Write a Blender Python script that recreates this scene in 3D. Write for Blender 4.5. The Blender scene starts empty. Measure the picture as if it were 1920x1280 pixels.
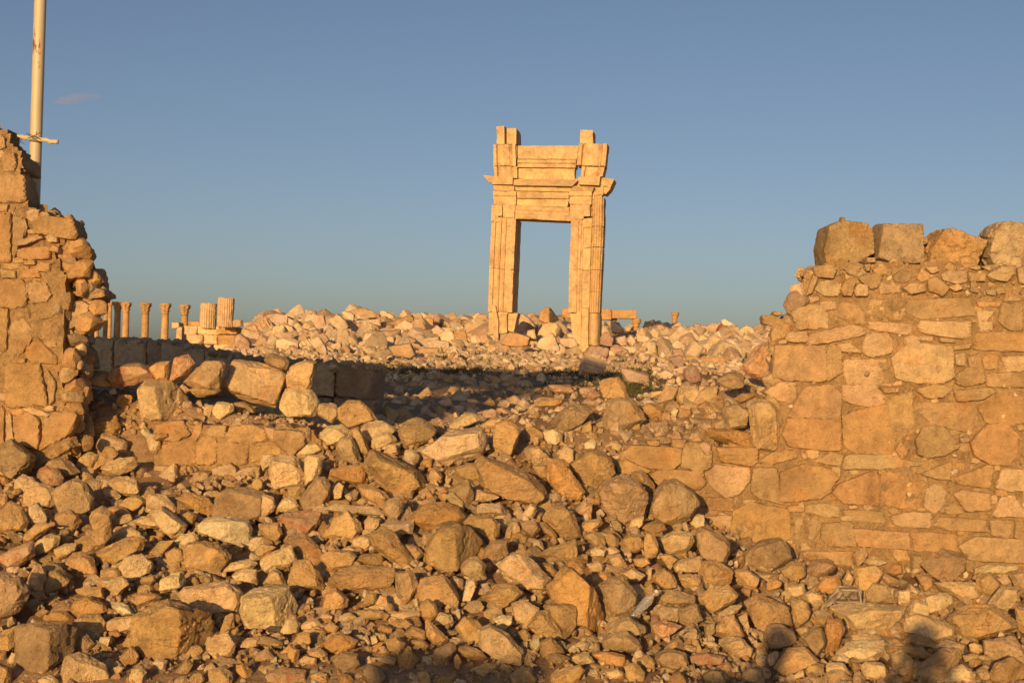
import bpy, math, random
import numpy as np
from mathutils import Vector, Matrix
random.seed(7)
RS = np.random.RandomState(11)
SC = bpy.context.scene
COL = SC.collection
F = 2667.0                       # focal length in pixels of the 1920 px wide photograph
EYE = np.array([0.0, 0.0, 1.65])
PITCH, ROLL = math.radians(1.07), math.radians(1.5)
# ---- camera ----
cam = bpy.data.objects.new('camera', bpy.data.cameras.new('camera'))
COL.objects.link(cam)
cam.data.sensor_width = 36.0
cam.data.lens = 36.0 * F / 1920
cam.data.clip_start, cam.data.clip_end = 0.1, 20000
Rm = Matrix.Rotation(math.radians(90) + PITCH, 4, 'X') @ Matrix.Rotation(ROLL, 4, 'Z')
cam.matrix_world = Matrix.Translation(EYE) @ Rm
SC.camera = cam
CR = np.array(Rm.to_3x3())
RIGHT, UP, FWD = CR[:, 0], CR[:, 1], -CR[:, 2]
def ray(px, py):
    """direction through a pixel, scaled so that its Y component is 1"""
    d = FWD + RIGHT * ((px - 960) / F) - UP * ((py - 640) / F)
    return d / d[1]
def at(px, py, Y):
    return EYE + ray(px, py) * Y
d_anti = ray(1698, 1182); d_anti = d_anti / np.linalg.norm(d_anti)   # where the viewer's own shadow points

# ---- noise ----
LAT = RS.rand(32, 32, 32).astype(np.float32) * 2 - 1
def vnoise(p):
    i = np.floor(p).astype(np.int64); f = p - i; f = f * f * (3 - 2 * f)
    i0 = i & 31; i1 = (i + 1) & 31
    x0, y0, z0 = i0.T; x1, y1, z1 = i1.T; fx, fy, fz = f.T
    def L(a, b, t): return a + (b - a) * t
    return L(L(L(LAT[x0, y0, z0], LAT[x1, y0, z0], fx), L(LAT[x0, y1, z0], LAT[x1, y1, z0], fx), fy),
             L(L(LAT[x0, y0, z1], LAT[x1, y0, z1], fx), L(LAT[x0, y1, z1], LAT[x1, y1, z1], fx), fy), fz)
def fbm(p, o=4, g=0.5):
    s = 0; a = 1.0; t = 0
    for k in range(o):
        s = s + a * vnoise(p * (2.03 ** k) + 7.3 * k); t += a; a *= g
    return s / t
def ridge(p, o=3):
    s = 0; a = 1.0; t = 0
    for k in range(o):
        s = s + a * (1 - 2 * np.abs(vnoise(p * (2.1 ** k) + 3.1 * k))); t += a; a *= 0.5
    return s / t

# ---- meshes ----
def ico(sub):
    import bmesh
    bm = bmesh.new(); bmesh.ops.create_icosphere(bm, subdivisions=sub, radius=1.0)
    bm.verts.ensure_lookup_table()
    v = np.array([w.co[:] for w in bm.verts]); f = np.array([[w.index for w in q.verts] for q in bm.faces]); bm.free()
    return v / np.linalg.norm(v, axis=1)[:, None], f
ICO = {k: ico(k) for k in (1, 2, 3, 4, 5, 6)}
def make_mesh(name, v, f, smooth=True, tint=None, sharp=0):
    me = bpy.data.meshes.new(name)
    f = np.asarray(f, dtype=np.int32); v = np.asarray(v, dtype=np.float32)
    n, k = f.shape
    me.vertices.add(len(v)); me.vertices.foreach_set('co', v.ravel())
    me.loops.add(n * k); me.loops.foreach_set('vertex_index', f.ravel())
    me.polygons.add(n); me.polygons.foreach_set('loop_start', np.arange(0, n * k, k, dtype=np.int32))
    if smooth: me.polygons.foreach_set('use_smooth', np.ones(n, dtype=bool))
    me.update(calc_edges=True)
    if sharp: me.set_sharp_from_angle(angle=math.radians(sharp))
    if tint is not None:
        a = me.color_attributes.new('tint', 'FLOAT_COLOR', 'POINT')
        c = np.ones((len(v), 4), dtype=np.float32); c[:, :3] = tint
        a.data.foreach_set('color', c.ravel())
    return me
class Acc:
    """gathers many pieces into the one mesh of a part"""
    def __init__(s): s.v, s.f, s.c, s.n = [], [], [], 0
    def add(s, v, f, col=(1, 1, 1)):
        f = np.asarray(f)
        if f.shape[1] == 4: f = np.concatenate([f[:, [0, 1, 2]], f[:, [0, 2, 3]]])
        s.v.append(np.asarray(v, dtype=float)); s.f.append(f + s.n); s.n += len(v)
        c = np.empty((len(v), 3)); c[:] = col; s.c.append(c)
    def mesh(s, name, origin=(0, 0, 0), smooth=True):
        return make_mesh(name, np.concatenate(s.v) - np.asarray(origin), np.concatenate(s.f), smooth, np.concatenate(s.c), sharp=24)
def link(name, me, mat, loc=(0, 0, 0), parent=None):
    o = bpy.data.objects.new(name, me); COL.objects.link(o)
    if me is not None and mat is not None: me.materials.append(mat)
    if parent is not None:
        o.parent = parent; loc = np.asarray(loc) - np.asarray(parent.location)
    o.location = [float(x) for x in loc]
    return o
def tag(o, label=None, cat=None, group=None, kind=None):
    if label: o['label'] = label
    if cat: o['category'] = cat
    if group: o['group'] = group
    if kind: o['kind'] = kind
    return o
def thing(name, loc, label, cat, group=None):
    return tag(link(name, None, None, loc), label, cat, group)

# ---- stones ----
TONE = {'p': (.61, .455, .255), 't': (.545, .375, .185), 'o': (.56, .345, .145), 'g': (.46, .335, .195), 'r': (.56, .385, .235),
        'w': (.68, .53, .33), 'y': (.66, .475, .26), 'd': (.15, .12, .09), 'k': (.62, .48, .31), 'x': (.46, .15, .075)}
TONE = {k: (v[0] * .88 * (1.12 if k in 'pwyk' else 1), v[1] * .885 * (1.12 if k in 'pwyk' else 1), v[2] * .93 * (1.15 if k in 'pwyk' else 1)) for k, v in TONE.items()}
def jitter(c, rs, a=.16):
    k = 1 + rs.uniform(-a, a)
    return tuple(min(.8, x * k * (1 + rs.uniform(-.03, .03))) for x in c)
def hull(pts):
    pts = sorted(map(tuple, pts))
    def half(ps):
        h = []
        for p in ps:
            while len(h) > 1 and (h[-1][0]-h[-2][0])*(p[1]-h[-2][1]) - (h[-1][1]-h[-2][1])*(p[0]-h[-2][0]) <= 0: h.pop()
            h.append(p)
        return h
    a, b = half(pts), half(pts[::-1])
    return np.array(a[:-1] + b[:-1])
def stone(poly, depth, seed, sub=4, tilt=(6, 26), p=(90, 200), rough=1.0, front=(2, 20), chips=6, ridge_x=None, ey=.15, facets=0):
    """a star-shaped stone whose outline is the convex polygon poly (x right, z up, metres, about its centre) and whose thickness is depth"""
    rs = np.random.RandomState(seed)
    poly = hull(poly)
    a, c = np.abs(poly).max(0); b = depth / 2
    n0 = []; h0 = []
    def plane(n, h):
        n = np.asarray(n, float); n0.append(n / np.linalg.norm(n)); h0.append(max(h, 1e-3))
    R_ = max(a, c)
    for k in range(len(poly)):
        q0, q1 = poly[k], poly[(k + 1) % len(poly)]
        e = q1 - q0; n = np.array([e[1], -e[0]]); n /= np.linalg.norm(n); h = float(n @ q0)
        if h <= 0: continue
        tf = math.radians(rs.uniform(*tilt)); tb = math.radians(rs.uniform(*tilt))
        if ridge_x is not None and n[0] > .3: tf = 0
        plane((n[0] * math.cos(tf), -math.sin(tf), n[1] * math.cos(tf)), h * math.cos(tf) + math.sin(tf) * ey * b)
        plane((n[0] * math.cos(tb), math.sin(tb), n[1] * math.cos(tb)), h * math.cos(tb))
    nf = 1 if ridge_x is not None else 2
    for k in range(nf):
        al = math.radians(rs.uniform(*front)); be = rs.uniform(0, 2 * math.pi)
        plane((math.sin(al) * math.cos(be), -math.cos(al), math.sin(al) * math.sin(be)), b * rs.uniform(.85, 1) * math.cos(al))
        plane((math.sin(al) * math.cos(be), math.cos(al), math.sin(al) * math.sin(be)), b)
    if ridge_x is not None:
        ph = math.radians(64); n = np.array([math.sin(ph), -math.cos(ph), rs.uniform(-.08, .08)])
        plane(n, n[0] * ridge_x + n[1] * -b * .93)
    P = np.array(n0)
    for k in range(chips):
        n = rs.normal(size=3); n[1] = -abs(n[1]) * .8; n /= np.linalg.norm(n)
        # support distance of the box, cut a little
        h = np.max(np.concatenate([poly @ n[[0, 2]] + abs(n[1]) * b * q_ for q_ in (.9,)])) * rs.uniform(.66, .95)
        plane(n, h)
    if facets:
        P0, H0 = np.array(n0), np.array(h0)
        for k in range(facets):
            n = rs.normal(size=3); n[1] = -abs(n[1]); n = n / np.array([1, 1, 1]); n /= np.linalg.norm(n)
            rr_ = 1 / np.max(np.maximum(P0 @ n, 1e-6) / H0)
            g_ = -n * rr_                                    # keep the cut shallow: tilt the plane towards the face it meets
            m_ = P0[np.argmax(np.maximum(P0 @ n, 0) / H0)]
            t_ = n * .45 + m_ * .55 + rs.normal(size=3) * .22; t_ /= np.linalg.norm(t_)
            plane(t_, float(t_ @ (n * rr_)) * rs.uniform(.90, .985))
    U, f = ICO[sub]
    D = U * np.array([a, b, c]); D /= np.linalg.norm(D, axis=1)[:, None]
    N = np.array(n0); H = np.array(h0)
    pw = rs.uniform(*p)
    q = np.maximum(D @ N.T, 0) / H
    m = q.max(1)
    r = 1 / (m * (np.sum((q / m[:, None]) ** pw, axis=1)) ** (1 / pw))
    V = D * (r * 2 ** (1.1 / pw))[:, None]
    s = (a * b * c) ** (1 / 3) if b > .02 else min(a, c)
    s = min(s, .6)
    o = rs.uniform(0, 30, 3)
    st = np.array([1, 1, rs.choice([1., 1., 2.4])])       # some stones are layered
    q = V / s * st
    bite = np.maximum(0, fbm(q * 1.6 + o + 20, 2) - .12)           # spalls: hollows with a sharp rim
    d = .022 * fbm(q * 1.0 + o, 2) + .020 * ridge(q * 2.2 + o + 9, 3) - .26 * np.minimum(bite, .16) - .05 * np.clip((fbm(q * 2.7 + o + 40, 2) - .16) * 14, 0, 1) + .014 * fbm(V / s * 8 + o, 2)
    if sub >= 4: d = d + (.013 + .020 * rs.rand()) * ridge(V / s * np.array([1, 1, rs.choice([1., 2.])]) * 6 + o + 4, 4)
    V = V + D * (d * s * rough)[:, None]
    return V, f
def parse(txt):
    T = None; out = []
    for l in txt.strip().split('\n'):
        if l[0] == '@': T = TILES[l[1:]]; continue
        a = l.split('|'); w = a[0].split()
        rx = None; Yv = None
        if w[-1][0] == 'Y': Yv = float(w.pop()[1:])
        if w[-1][0] == 'R': rx = T[0] + float(w.pop()[1:]) / T[2]
        pts = np.array([[float(x) for x in q.split(',')] for q in w[1:]])
        out.append(dict(tile=T, Yv=Yv, tone=w[0], pts=pts / T[2] + np.array(T[:2]), rx=rx, short=a[1] if len(a) > 1 else None, rest=a[2] if len(a) > 2 else None))
    return out
def centre(pts):
    h = hull(pts); x, y = h[:, 0], h[:, 1]; x1, y1 = np.roll(x, -1), np.roll(y, -1)
    cr = x * y1 - x1 * y; A = cr.sum() / 2
    return np.array([((x + x1) * cr).sum() / 6 / A, ((y + y1) * cr).sum() / 6 / A]), abs(A)
def place_stone(name, s, Y, depth, mat, seed, **kw):
    """builds the stone of outline s at distance Y and links it with its tint as object colour"""
    c, area = centre(s['pts'])
    C = at(c[0], c[1], Y)
    k = np.dot(C - EYE, FWD) / F
    poly = (s['pts'] - c) * np.array([k, -k])
    # outline axes -> world axes: x right of the picture, z up, with the picture's roll
    rx = (s['rx'] - c[0]) * k if s.get('rx') else None
    V, f = stone(poly, depth, seed, ridge_x=rx, **kw)
    W = V[:, :1] * RIGHT + V[:, 1:2] * FWD + V[:, 2:3] * UP
    me = make_mesh(name, W, f, sharp=19)
    o = link(name, me, mat, C)
    col = jitter(TONE[s['tone']], np.random.RandomState(seed + 5))
    o.color = (*col, 1)
    s.update(c=c, area=area, obj=o, C=C, k=k)
    return o
# ---- outlines of the stones, in pixels of the 1920x1280 photograph: tile name, then one stone per line ----
TILES = {'A': (0, 760, 4), 'B': (480, 760, 4), 'C': (960, 760, 4), 'D': (1440, 760, 4), 'E': (0, 960, 4), 'F': (480, 960, 4),
         'G': (960, 960, 4), 'H': (1440, 960, 4), 'J': (0, 480, 4), 'K': (400, 540, 4), 'L': (1000, 540, 4), 'M': (1400, 380, 3.658),
         'N': (1300, 700, 3.097), 'Q': (0, 200, 4), 'R': (880, 400, 4.923), 'U': (880, 220, 6.4), 'P': (0, 0, 1)}
HEAP = '''
@A
g 0,310 100,252 190,330 265,380 250,480 110,570 30,500 -60,420 -60,330 |big grey-brown boulder|at the foot of the tall broken wall end
t 260,430 330,330 440,250 560,235 600,300 500,390 440,385 350,460 280,460 |long leaning tan slab|resting against the foot of the tall broken wall
g 345,450 400,385 450,385 530,420 610,510 480,545
r 275,560 300,480 350,455 430,475 475,540 460,590 390,620 300,590 |pink-veined rounded stone|just below the long leaning slab
g 410,620 540,540 640,580 700,700 695,790 660,830 560,800 450,820 415,740 |wide smooth brown boulder|standing on its corner, flat face with small pit
p 725,300 780,200 880,240 950,270 940,375 890,340 800,300 740,370 |pale crumbly stone casting a long shadow|on the earth slope
t 695,480 790,310 850,310 885,370 870,400 780,430 730,490
p 745,490 800,430 880,400 990,385 1035,430 1000,480 900,525 830,515 |oval crackled pale boulder|under the pale crumbly stone, dark hollow to its right
t 600,390 670,345 745,375 690,475 650,465 590,420
p 810,580 870,540 960,535 1030,560 1080,640 1010,680 930,670 850,640 |knobbly pale stone arched like a bridge|left of the dark hollow
p 755,640 800,625 870,640 910,680 830,690
t 895,745 960,690 1040,670 1095,720 1060,770 1000,795
p 1100,700 1130,660 1230,670 1300,730 1340,790 1300,800 1200,765 1110,790 |sharp pale wedge sloping to the right|above a black shadow
p 120,560 170,515 250,540 280,580 190,610 175,655 110,620
p 185,700 200,590 290,575 400,620 425,690 380,760 330,730 180,750 |wide bumpy pale stone|left of the wide smooth brown boulder
t 0,800 80,720 160,760 210,870 190,930 0,945 -60,880
w 210,760 290,725 355,830 350,890 240,895 |small upright whitish block|between two deep shadows near the picture's left edge
t 415,840 430,810 530,780 600,830 620,880 560,940 450,890
t 665,860 700,790 770,755 835,800 800,850 835,900 800,950 680,930
t 580,1010 680,950 830,880 835,980 790,1060 700,1115 600,1080 |rounded tan lump|with a sunken shadow below it, under two stacked stones
p 250,1090 290,1010 370,960 450,980 440,1040 380,1100 290,1130
o 405,985 480,960 545,985 530,1020 440,1045 |small rust-orange stone|set in the side of a pale one
r 0,1130 90,1075 250,1020 260,1120 190,1180 110,1230 30,1170 |broad pinkish stone|at the picture's left edge above the dark slab
t 180,1030 190,960 280,880 400,890 300,980 250,1020
t 670,1150 720,1100 860,1040 980,980 1080,1010 1060,1080 930,1130 890,1190 740,1200 |long smooth tan slab with rusty end|touching a knobbly ball
p 390,1090 480,1040 580,1030 570,1080 500,1130 430,1160
t 500,1180 540,1100 640,1100 700,1140 760,1230 740,1270 560,1210
t 850,850 960,810 1010,840 960,880 860,900
p 970,875 1080,830 1170,840 1215,940 1150,920 1060,890 |white stone half in a dark shadow|left of a large pale hump
p 1130,800 1220,760 1290,820 1400,900 1370,960 1290,990 1210,930 1170,850 |large pale hump|below the sharp wedge
p 840,1000 870,920 960,905 1050,950 1050,995 950,980
t 1320,840 1420,790 1480,820 1460,910 1380,870
p 1310,1020 1360,970 1450,950 1490,1000 1440,1060 1350,1070 |egg-shaped pale stone|left of the whitish oblong block
w 1495,890 1560,850 1750,820 1850,850 1880,920 1870,1060 1760,1050 1580,1000 1500,960 |large whitish oblong block|with a ragged ochre lower edge
t 1390,1090 1420,1030 1540,1020 1640,1050 1720,1110 1730,1170 1640,1270 1500,1230 1400,1210 |large square tan boulder|with a ridged right side, below the whitish oblong block
t 1240,1110 1310,1065 1370,1085 1390,1150 1350,1190 1260,1170
p 900,1190 950,1130 1060,1110 1140,1180 1120,1250 1030,1310 960,1300 910,1240 |knobbly pale ball of stone|with a black shadow on its right
t 760,1230 850,1210 900,1240 900,1300 760,1300
t 1095,1100 1200,1020 1310,1010 1270,1080 1240,1120 1120,1120
g 1630,690 1720,615 1860,620 1980,660 1970,860 1890,890 1600,850 |massive grey-brown squared block|below the pale masonry stub
o 1320,690 1460,660 1560,700 1630,790 1590,830 1480,760 1400,750
w 1345,800 1360,765 1395,775 1390,810 1350,820
t 800,770 880,750 960,780 1000,820 880,825 840,800
t 45,590 90,570 110,600 60,625
t 0,660 50,670 60,740 0,780 -40,720
o 560,225 700,110 870,80 900,170 880,230 740,265 |ochre wedge-shaped block|leaning on the earth slope right of the wall foot
t 930,130 1000,115 1030,150 960,180
w 1055,195 1090,155 1150,230 1155,275 1130,280 |thin pale splinter of stone|sticking up from the earth slope
@J
p 570,880 650,850 800,860 870,960 800,985 620,960 |long pale slab|lying at the broken wall's end, left in the row of blocks
r 800,940 870,820 960,800 1110,810 1160,900 1010,960 850,975 |pink-stained slab|second in the row of blocks on the low wall
t 1110,850 1180,800 1270,790 1260,930 1180,935
r 1260,920 1310,770 1410,740 1460,810 1400,900 1290,950 |upright red-faced stone|in the row of blocks on the low wall
g 1380,950 1530,790 1690,790 1650,990 1500,1000 |grey lozenge-shaped slab|leaning beside the cream block on the low wall
t 1420,1000 1480,980 1650,1000 1640,1040 1480,1060
r 1350,980 1370,960 1420,1000 1400,1040
p 1045,1000 1110,930 1190,960 1300,950 1430,1080 1420,1180 1180,1255 1080,1190 R1230 |large yellowish boulder with a cracked grey side|on the earth slope
p 1600,1140 1640,1090 1750,1110 1760,1150 1650,1240 1600,1200
p 1530,1150 1560,1115 1600,1120 1580,1220 1530,1210
g 1760,1100 1830,1090 1920,1130 1920,1180 1790,1190
w 810,1015 860,995 875,1030 830,1040
t 520,1000 560,960 640,990 640,1040 580,1060
r 690,1120 770,1065 780,1100 650,1190 640,1170
o 870,1110 890,1040 990,1045 980,1120 930,1150
o 480,1080 500,1035 560,1080 570,1120 500,1135
g 590,820 600,770 680,670 730,720 750,840 680,850 |jagged grey stone|fallen at the foot of the broken wall end
p 570,730 620,690 650,740 620,775 580,760
p 640,1040 670,1010 700,1030 660,1080
@K
y 90,650 160,540 300,560 500,610 540,650 460,890 340,860 130,790 80,760 R500 |big squared cream block|largest in the row on the low wall
g 380,540 440,490 530,510 570,560 540,615 400,570 |flat grey cobble|lying on the cream block's back corner
y 545,740 550,650 590,590 690,540 770,560 760,640 730,730 700,760 620,725 |upright cream stone|right of the cream block, before the shaded blocks
y 510,850 550,760 640,735 740,770 790,860 770,960 560,960 500,900 |pitted cream boulder|under the upright cream stone
p 790,870 900,860 940,900 930,970 890,1010 790,950
t 940,900 1010,850 1100,850 1180,920 1225,990 1120,1030 1030,1060 940,980 |large smooth humped boulder|beside the shaded blocks at the gap
g 160,930 240,870 340,890 330,930 250,950
@B
p 445,240 530,170 640,145 700,180 715,240 610,310 500,330 |big rounded pale boulder|below the humped boulder
g 610,310 640,240 720,240 740,330 800,420 780,440 650,410
t 715,180 770,165 810,230 860,340 840,375 770,370 740,290 |crescent-shaped tan slab|standing on edge right of the rounded pale boulder
p 795,170 850,120 990,120 1050,180 1040,210 960,190 880,220 850,280 800,230
p 870,260 910,210 990,195 1050,250 1040,300 960,290 930,330 870,310
g 1070,190 1110,130 1200,95 1330,130 1350,200 1300,260 1180,300 1120,320 1110,250 |dome-topped brown boulder|behind the long cream block
w 1175,310 1450,200 1690,165 1730,220 1735,330 1650,390 1380,460 1250,380 |long cream dressed block|lying aslant at the top of the heap
w 1100,430 1120,340 1180,330 1225,375 1215,430 1170,450 |small white square stone|touching the long cream block's lower end
o 1225,440 1260,400 1315,395 1320,465 1260,460
p 960,350 990,290 1050,290 1070,380 1000,370
t 810,450 870,340 940,340 1050,410 1280,520 1260,640 1080,680 980,640 850,520 |huge smooth ochre slab|sloping down below the long cream block
t 1295,540 1310,480 1370,465 1400,530 1380,590 1320,590
o 555,520 640,450 790,450 850,550 840,600 780,590 640,560 |flat ochre slab with grey top|left of the huge ochre slab
p 105,500 120,400 200,365 290,390 310,450 365,540 340,590 170,640 110,550 |two-faced pale boulder|above the egg-shaped slab
w 30,430 60,370 130,365 120,440 60,500
p 300,360 380,290 450,280 500,320 490,370 330,400
p 365,400 400,370 500,390 480,520 370,600 R470
g 330,700 380,620 440,550 510,540 555,600 550,690 480,760 350,790 |smooth egg-shaped slab on end|in the middle left of the heap
p 560,640 620,580 660,600 640,690 580,700
t 765,600 850,590 960,650 1000,690 940,760 800,680
p 25,700 60,665 130,690 150,760 70,860 30,820
p 130,790 200,700 280,690 340,780 300,800
r 190,850 240,800 400,800 500,790 510,850 400,970 200,970 |large pinkish block with a fractured face|below the egg-shaped slab
t 240,600 340,590 370,630 310,710 240,690
p 490,780 600,740 900,760 1000,830 980,860 850,810 660,790
g 940,760 1000,700 1070,680 1120,750 1060,860 1000,840 |long-shadowed grey stone|shadow on its right, left of the wide rust-stained boulder
t 510,980 600,840 700,780 770,850 790,930 730,1020 640,1000 |broad tan shield-shaped stone|right of the pinkish fractured block
p 815,870 850,820 930,850 930,910 860,960 820,930
o 1135,850 1230,750 1400,720 1520,760 1570,850 1500,900 1400,870 1310,940 1260,900 |wide rust-stained boulder|above the great angular block
w 930,890 990,860 1180,865 1170,960 1060,970 1010,920
g 1230,1040 1260,950 1330,960 1280,1060
t 1270,1180 1280,1060 1400,890 1490,870 1600,920 1715,1010 1690,1100 1540,1190 1350,1250 1280,1210 R1520 |great angular ochre block|with a crack across its face, mid heap
t 1565,880 1600,830 1760,830 1825,890 1810,980 1750,1010 1640,930 |squarish tan block|tucked behind the great angular block
g 1670,1120 1760,1010 1880,1010 1890,1110 1810,1170 1700,1160 |dark brown smooth stone|right of the great angular block
g 1440,630 1590,550 1630,640 1610,770 1560,750
p 1410,680 1480,650 1550,720 1560,800 1480,740
p 1630,690 1660,630 1760,640 1820,690 1720,720 1640,725
w 1620,780 1700,730 1850,740 1900,830 1780,820 1640,820
t 1660,430 1700,380 1920,450 2160,570 2160,680 2100,740 1920,710 1700,600 |long block with a shaggy ribbed lower face|below the long cream block
t 1510,460 1620,430 1690,450 1690,560 1640,570 1480,510
p 1340,605 1430,610 1440,650 1390,660
p 1450,130 1560,65 1640,60 1690,110 1600,150 1460,190
p 1480,60 1500,45 1520,90 1490,100
t 1770,400 1770,260 1800,140 1920,100 1980,200 1920,360
t 1680,150 1760,100 1860,90 1790,200 1720,190
t 25,890 170,880 200,960 150,1040 90,1010 40,960
g 180,1010 260,960 370,965 460,1050 440,1110 350,1150 280,1070 |grey-topped rounded block|below the pinkish fractured block
p 30,1160 150,1090 260,1050 300,1150 250,1200 100,1250 60,1230 |smooth pale brick-shaped stone|left of the grey-topped rounded block
p 0,1070 50,1030 150,1060 60,1130 0,1120
p 720,1010 800,970 860,970 880,1060 780,1080 730,1060
t 860,960 960,910 1040,960 1060,1060 1180,1160 1110,1230 960,1120 890,1060 |long leaning brown block|left of the great angular block
g 1100,1040 1200,1050 1270,1120 1200,1160 1130,1080
t 480,1130 560,1090 700,1085 750,1130 720,1200 560,1240
w 640,1080 700,1050 750,1080 740,1110
t 725,1190 800,1110 940,1110 970,1200 800,1195
p 1535,1190 1590,1140 1660,1130 1730,1200 1700,1290 1620,1310 1550,1260 |round knobbly stone|under the great angular block's right corner
p 1800,1190 1850,1150 1930,1140 1960,1180 1940,1230 1860,1230
@C
t 100,170 160,150 240,210 230,260 150,290 110,240
p 225,200 300,165 370,210 370,270 290,320 250,260
g 275,130 340,60 450,-10 560,20 610,45 540,110 500,170 400,215 |jagged grey slab|left of two on the crest of the heap
g 680,100 720,-20 800,-60 900,-40 1000,100 960,140 780,210 680,205 |broad grey humped slab|right of two on the crest of the heap
t 530,150 590,110 600,200 520,220
p 350,390 400,290 460,340 460,410 410,430
w 535,290 570,265 630,270 620,320 545,325
w 740,395 790,360 850,380 840,415 770,430 |small bright white stone|beside the orange masonry stones
t 430,440 560,340 640,335 740,400 765,500 690,600 640,640 540,640 470,520 |large domed boulder with a pale scar|below the white chips
o 270,400 380,420 450,510 535,640 500,710 380,690 270,560 |sharp-edged orange slab|standing between the ribbed block and the scarred dome
p 130,320 200,310 280,390 260,450 150,450
t 150,450 260,450 270,540 240,560 190,510
g 650,640 700,570 820,520 930,560 1010,650 1010,760 960,840 880,870 790,870 690,780 |round crumbling grey boulder|before the low end of the masonry
g 1020,740 1090,660 1140,560 1230,555 1360,660 1395,740 1330,850 1220,900 1150,900 1030,830 |large grey-brown boulder casting a round shadow|on the masonry
t 880,500 980,490 1060,580 1070,640 1040,690 960,600
w 1330,870 1380,810 1440,820 1440,900 1380,915 |round whitish stone|below the shadow on the masonry
t 230,850 290,760 420,740 470,840 470,930 520,980 400,1010 340,960 260,880 |tall ochre hump|above the broad flat slab
w 70,820 140,735 190,770 160,840 90,850
g 60,870 170,860 220,930 150,1000 90,950
t 195,870 250,870 340,970 330,1010 240,950
p 0,860 40,870 80,940 0,970
t 505,900 560,860 650,850 680,880 600,945 520,945
g 740,860 790,860 840,910 820,950 760,930
p 860,930 900,850 990,830 980,890 930,940
t 970,910 1050,870 1130,870 1165,930 1090,965 1000,940
r 470,790 540,710 600,750 590,850 520,830 |small pink and red stone|left of the round crumbling boulder
t 805,1030 880,960 960,980 990,1060 920,1110 840,1080
t 990,1040 1000,950 1060,960 1100,1050 1080,1140 1000,1140
p 1100,1000 1200,940 1350,950 1360,1020 1300,1100 1190,1120 1120,1060 |lumpy pale boulder|left of the tapering grey block
g 1380,950 1420,915 1500,940 1600,990 1640,1060 1590,1190 1410,1140 |tapering grey-brown block|with dark cracks, under the masonry
t 530,970 620,945 690,980 700,1050 620,1060 590,1010
t 650,950 740,945 810,1010 790,1060 720,1050 690,990
t 185,1130 300,1060 470,1005 530,1110 490,1160 350,1170 240,1160 |broad flat tan slab|pointing down to the left
w 590,1090 630,1060 700,1085 690,1130 600,1125
p 710,1070 760,1045 810,1090 780,1115 720,1110
p 720,1130 810,1110 870,1210 850,1230 760,1200
p 560,1190 650,1160 690,1200 680,1250 600,1250
g 1720,1208 1728,1120 1860,1020 2008,992 2072,1060 2080,1160 2000,1232 1840,1240 |wide brown boulder|lying against the foot of the tall masonry
p 1210,1190 1250,1160 1400,1130 1430,1190 1380,1250 1230,1250 |flat-topped pale stone|below the tapering grey block
t 1100,1120 1180,1110 1240,1150 1180,1200 1130,1170
t 910,1150 1010,1140 1060,1170 980,1210 930,1200
@G
p 0,310 80,310 180,390 290,500 250,580 60,580 -60,480 -100,400 |large pale wedge boulder|right of the two-faced stones, mid heap
t 200,380 290,380 340,450 310,490 250,440
o 270,560 400,410 460,430 600,560 690,740 690,830 600,910 480,890 300,640 R560 |tallest peaked boulder|with a striped grey right flank
t 235,700 370,630 480,700 480,830 410,935 330,870 260,740 |cracked tan stone|overlapping the peaked boulder's lower left
g 630,560 760,480 830,490 900,560 960,660 880,770 760,820 700,780 |smooth brown angular boulder|beside the plastic bottle
p 0,680 80,660 200,720 190,790 120,860 0,790
t 120,850 190,740 270,740 380,930 330,960 200,920
p 1060,720 1110,690 1240,720 1270,780 1230,820 1080,800
g 1230,720 1380,690 1430,800 1300,870 1260,830
k 1175,940 1290,880 1390,850 1415,930 1290,970 |white stone with black burnt blotches|near the bottom
p 665,910 760,820 870,780 980,850 990,900 880,890 740,950 |pale arched stone|just below the plastic bottle
g 680,960 760,900 860,890 970,960 960,1040 850,1030 700,1030 |flat grey cap-like stone|under the pale arched stone
o 600,1060 700,1040 840,1070 880,1140 790,1160 660,1110
p 450,1090 500,1060 570,1060 620,1120 560,1140 480,1130
t 220,970 300,930 370,1010 390,1050 290,1050 210,1080
g 260,1070 330,1050 440,1090 440,1140 280,1140
w 130,970 200,930 220,1000 180,1050 140,1010
t 290,1200 500,1140 540,1180 490,1260 460,1290 300,1290 |flat-faced tan stone|at the very bottom edge, right of centre
t 840,1150 920,1120 1000,1200 980,1270 870,1270
t 920,1100 1010,1070 1080,1110 1060,1180 990,1160
g 1070,1060 1180,1020 1290,1050 1320,1130 1200,1180 1080,1130 |broad grey stone with a dark right rim|above the pebbly earth
p 700,1190 790,1170 840,1200 830,1250 720,1250
r 1340,1080 1450,1050 1590,1080 1570,1140 1400,1145 1340,1120 |long pink-orange brick-like stone|on the pebbly earth
p 1520,950 1620,930 1720,940 1800,1020 1780,1080 1700,1080 1570,1000 |rough pale loaf-shaped stone|left of the second shadow blob
w 1430,970 1500,960 1570,1010 1480,1010
t 1520,870 1600,780 1660,770 1740,920 1650,950 1520,930 |small tan pyramid|above the pale loaf-shaped stone
t 1390,640 1480,570 1620,545 1690,620 1650,680 1500,750 1430,710 |rounded tan boulder with a dark right edge|right of the bottle
w 1550,760 1640,700 1730,690 1680,750 1570,810
p 1690,790 1760,750 1780,860 1750,890
t 1748,680 1840,608 1940,680 2072,720 2088,840 1920,900 1800,888
p 810,460 900,420 1000,470 940,530 870,500
t 1060,470 1140,420 1220,480 1240,560 1140,580 1060,540
t 1250,470 1330,460 1420,490 1400,560 1300,560 1245,530
o 600,470 700,440 820,460 700,520 620,540
g 1070,590 1200,580 1380,630 1370,690 1220,700 1080,650
w 1020,420 1050,420 1045,520 1020,500
t 990,570 1040,530 1070,580 1050,640 1000,620
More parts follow.
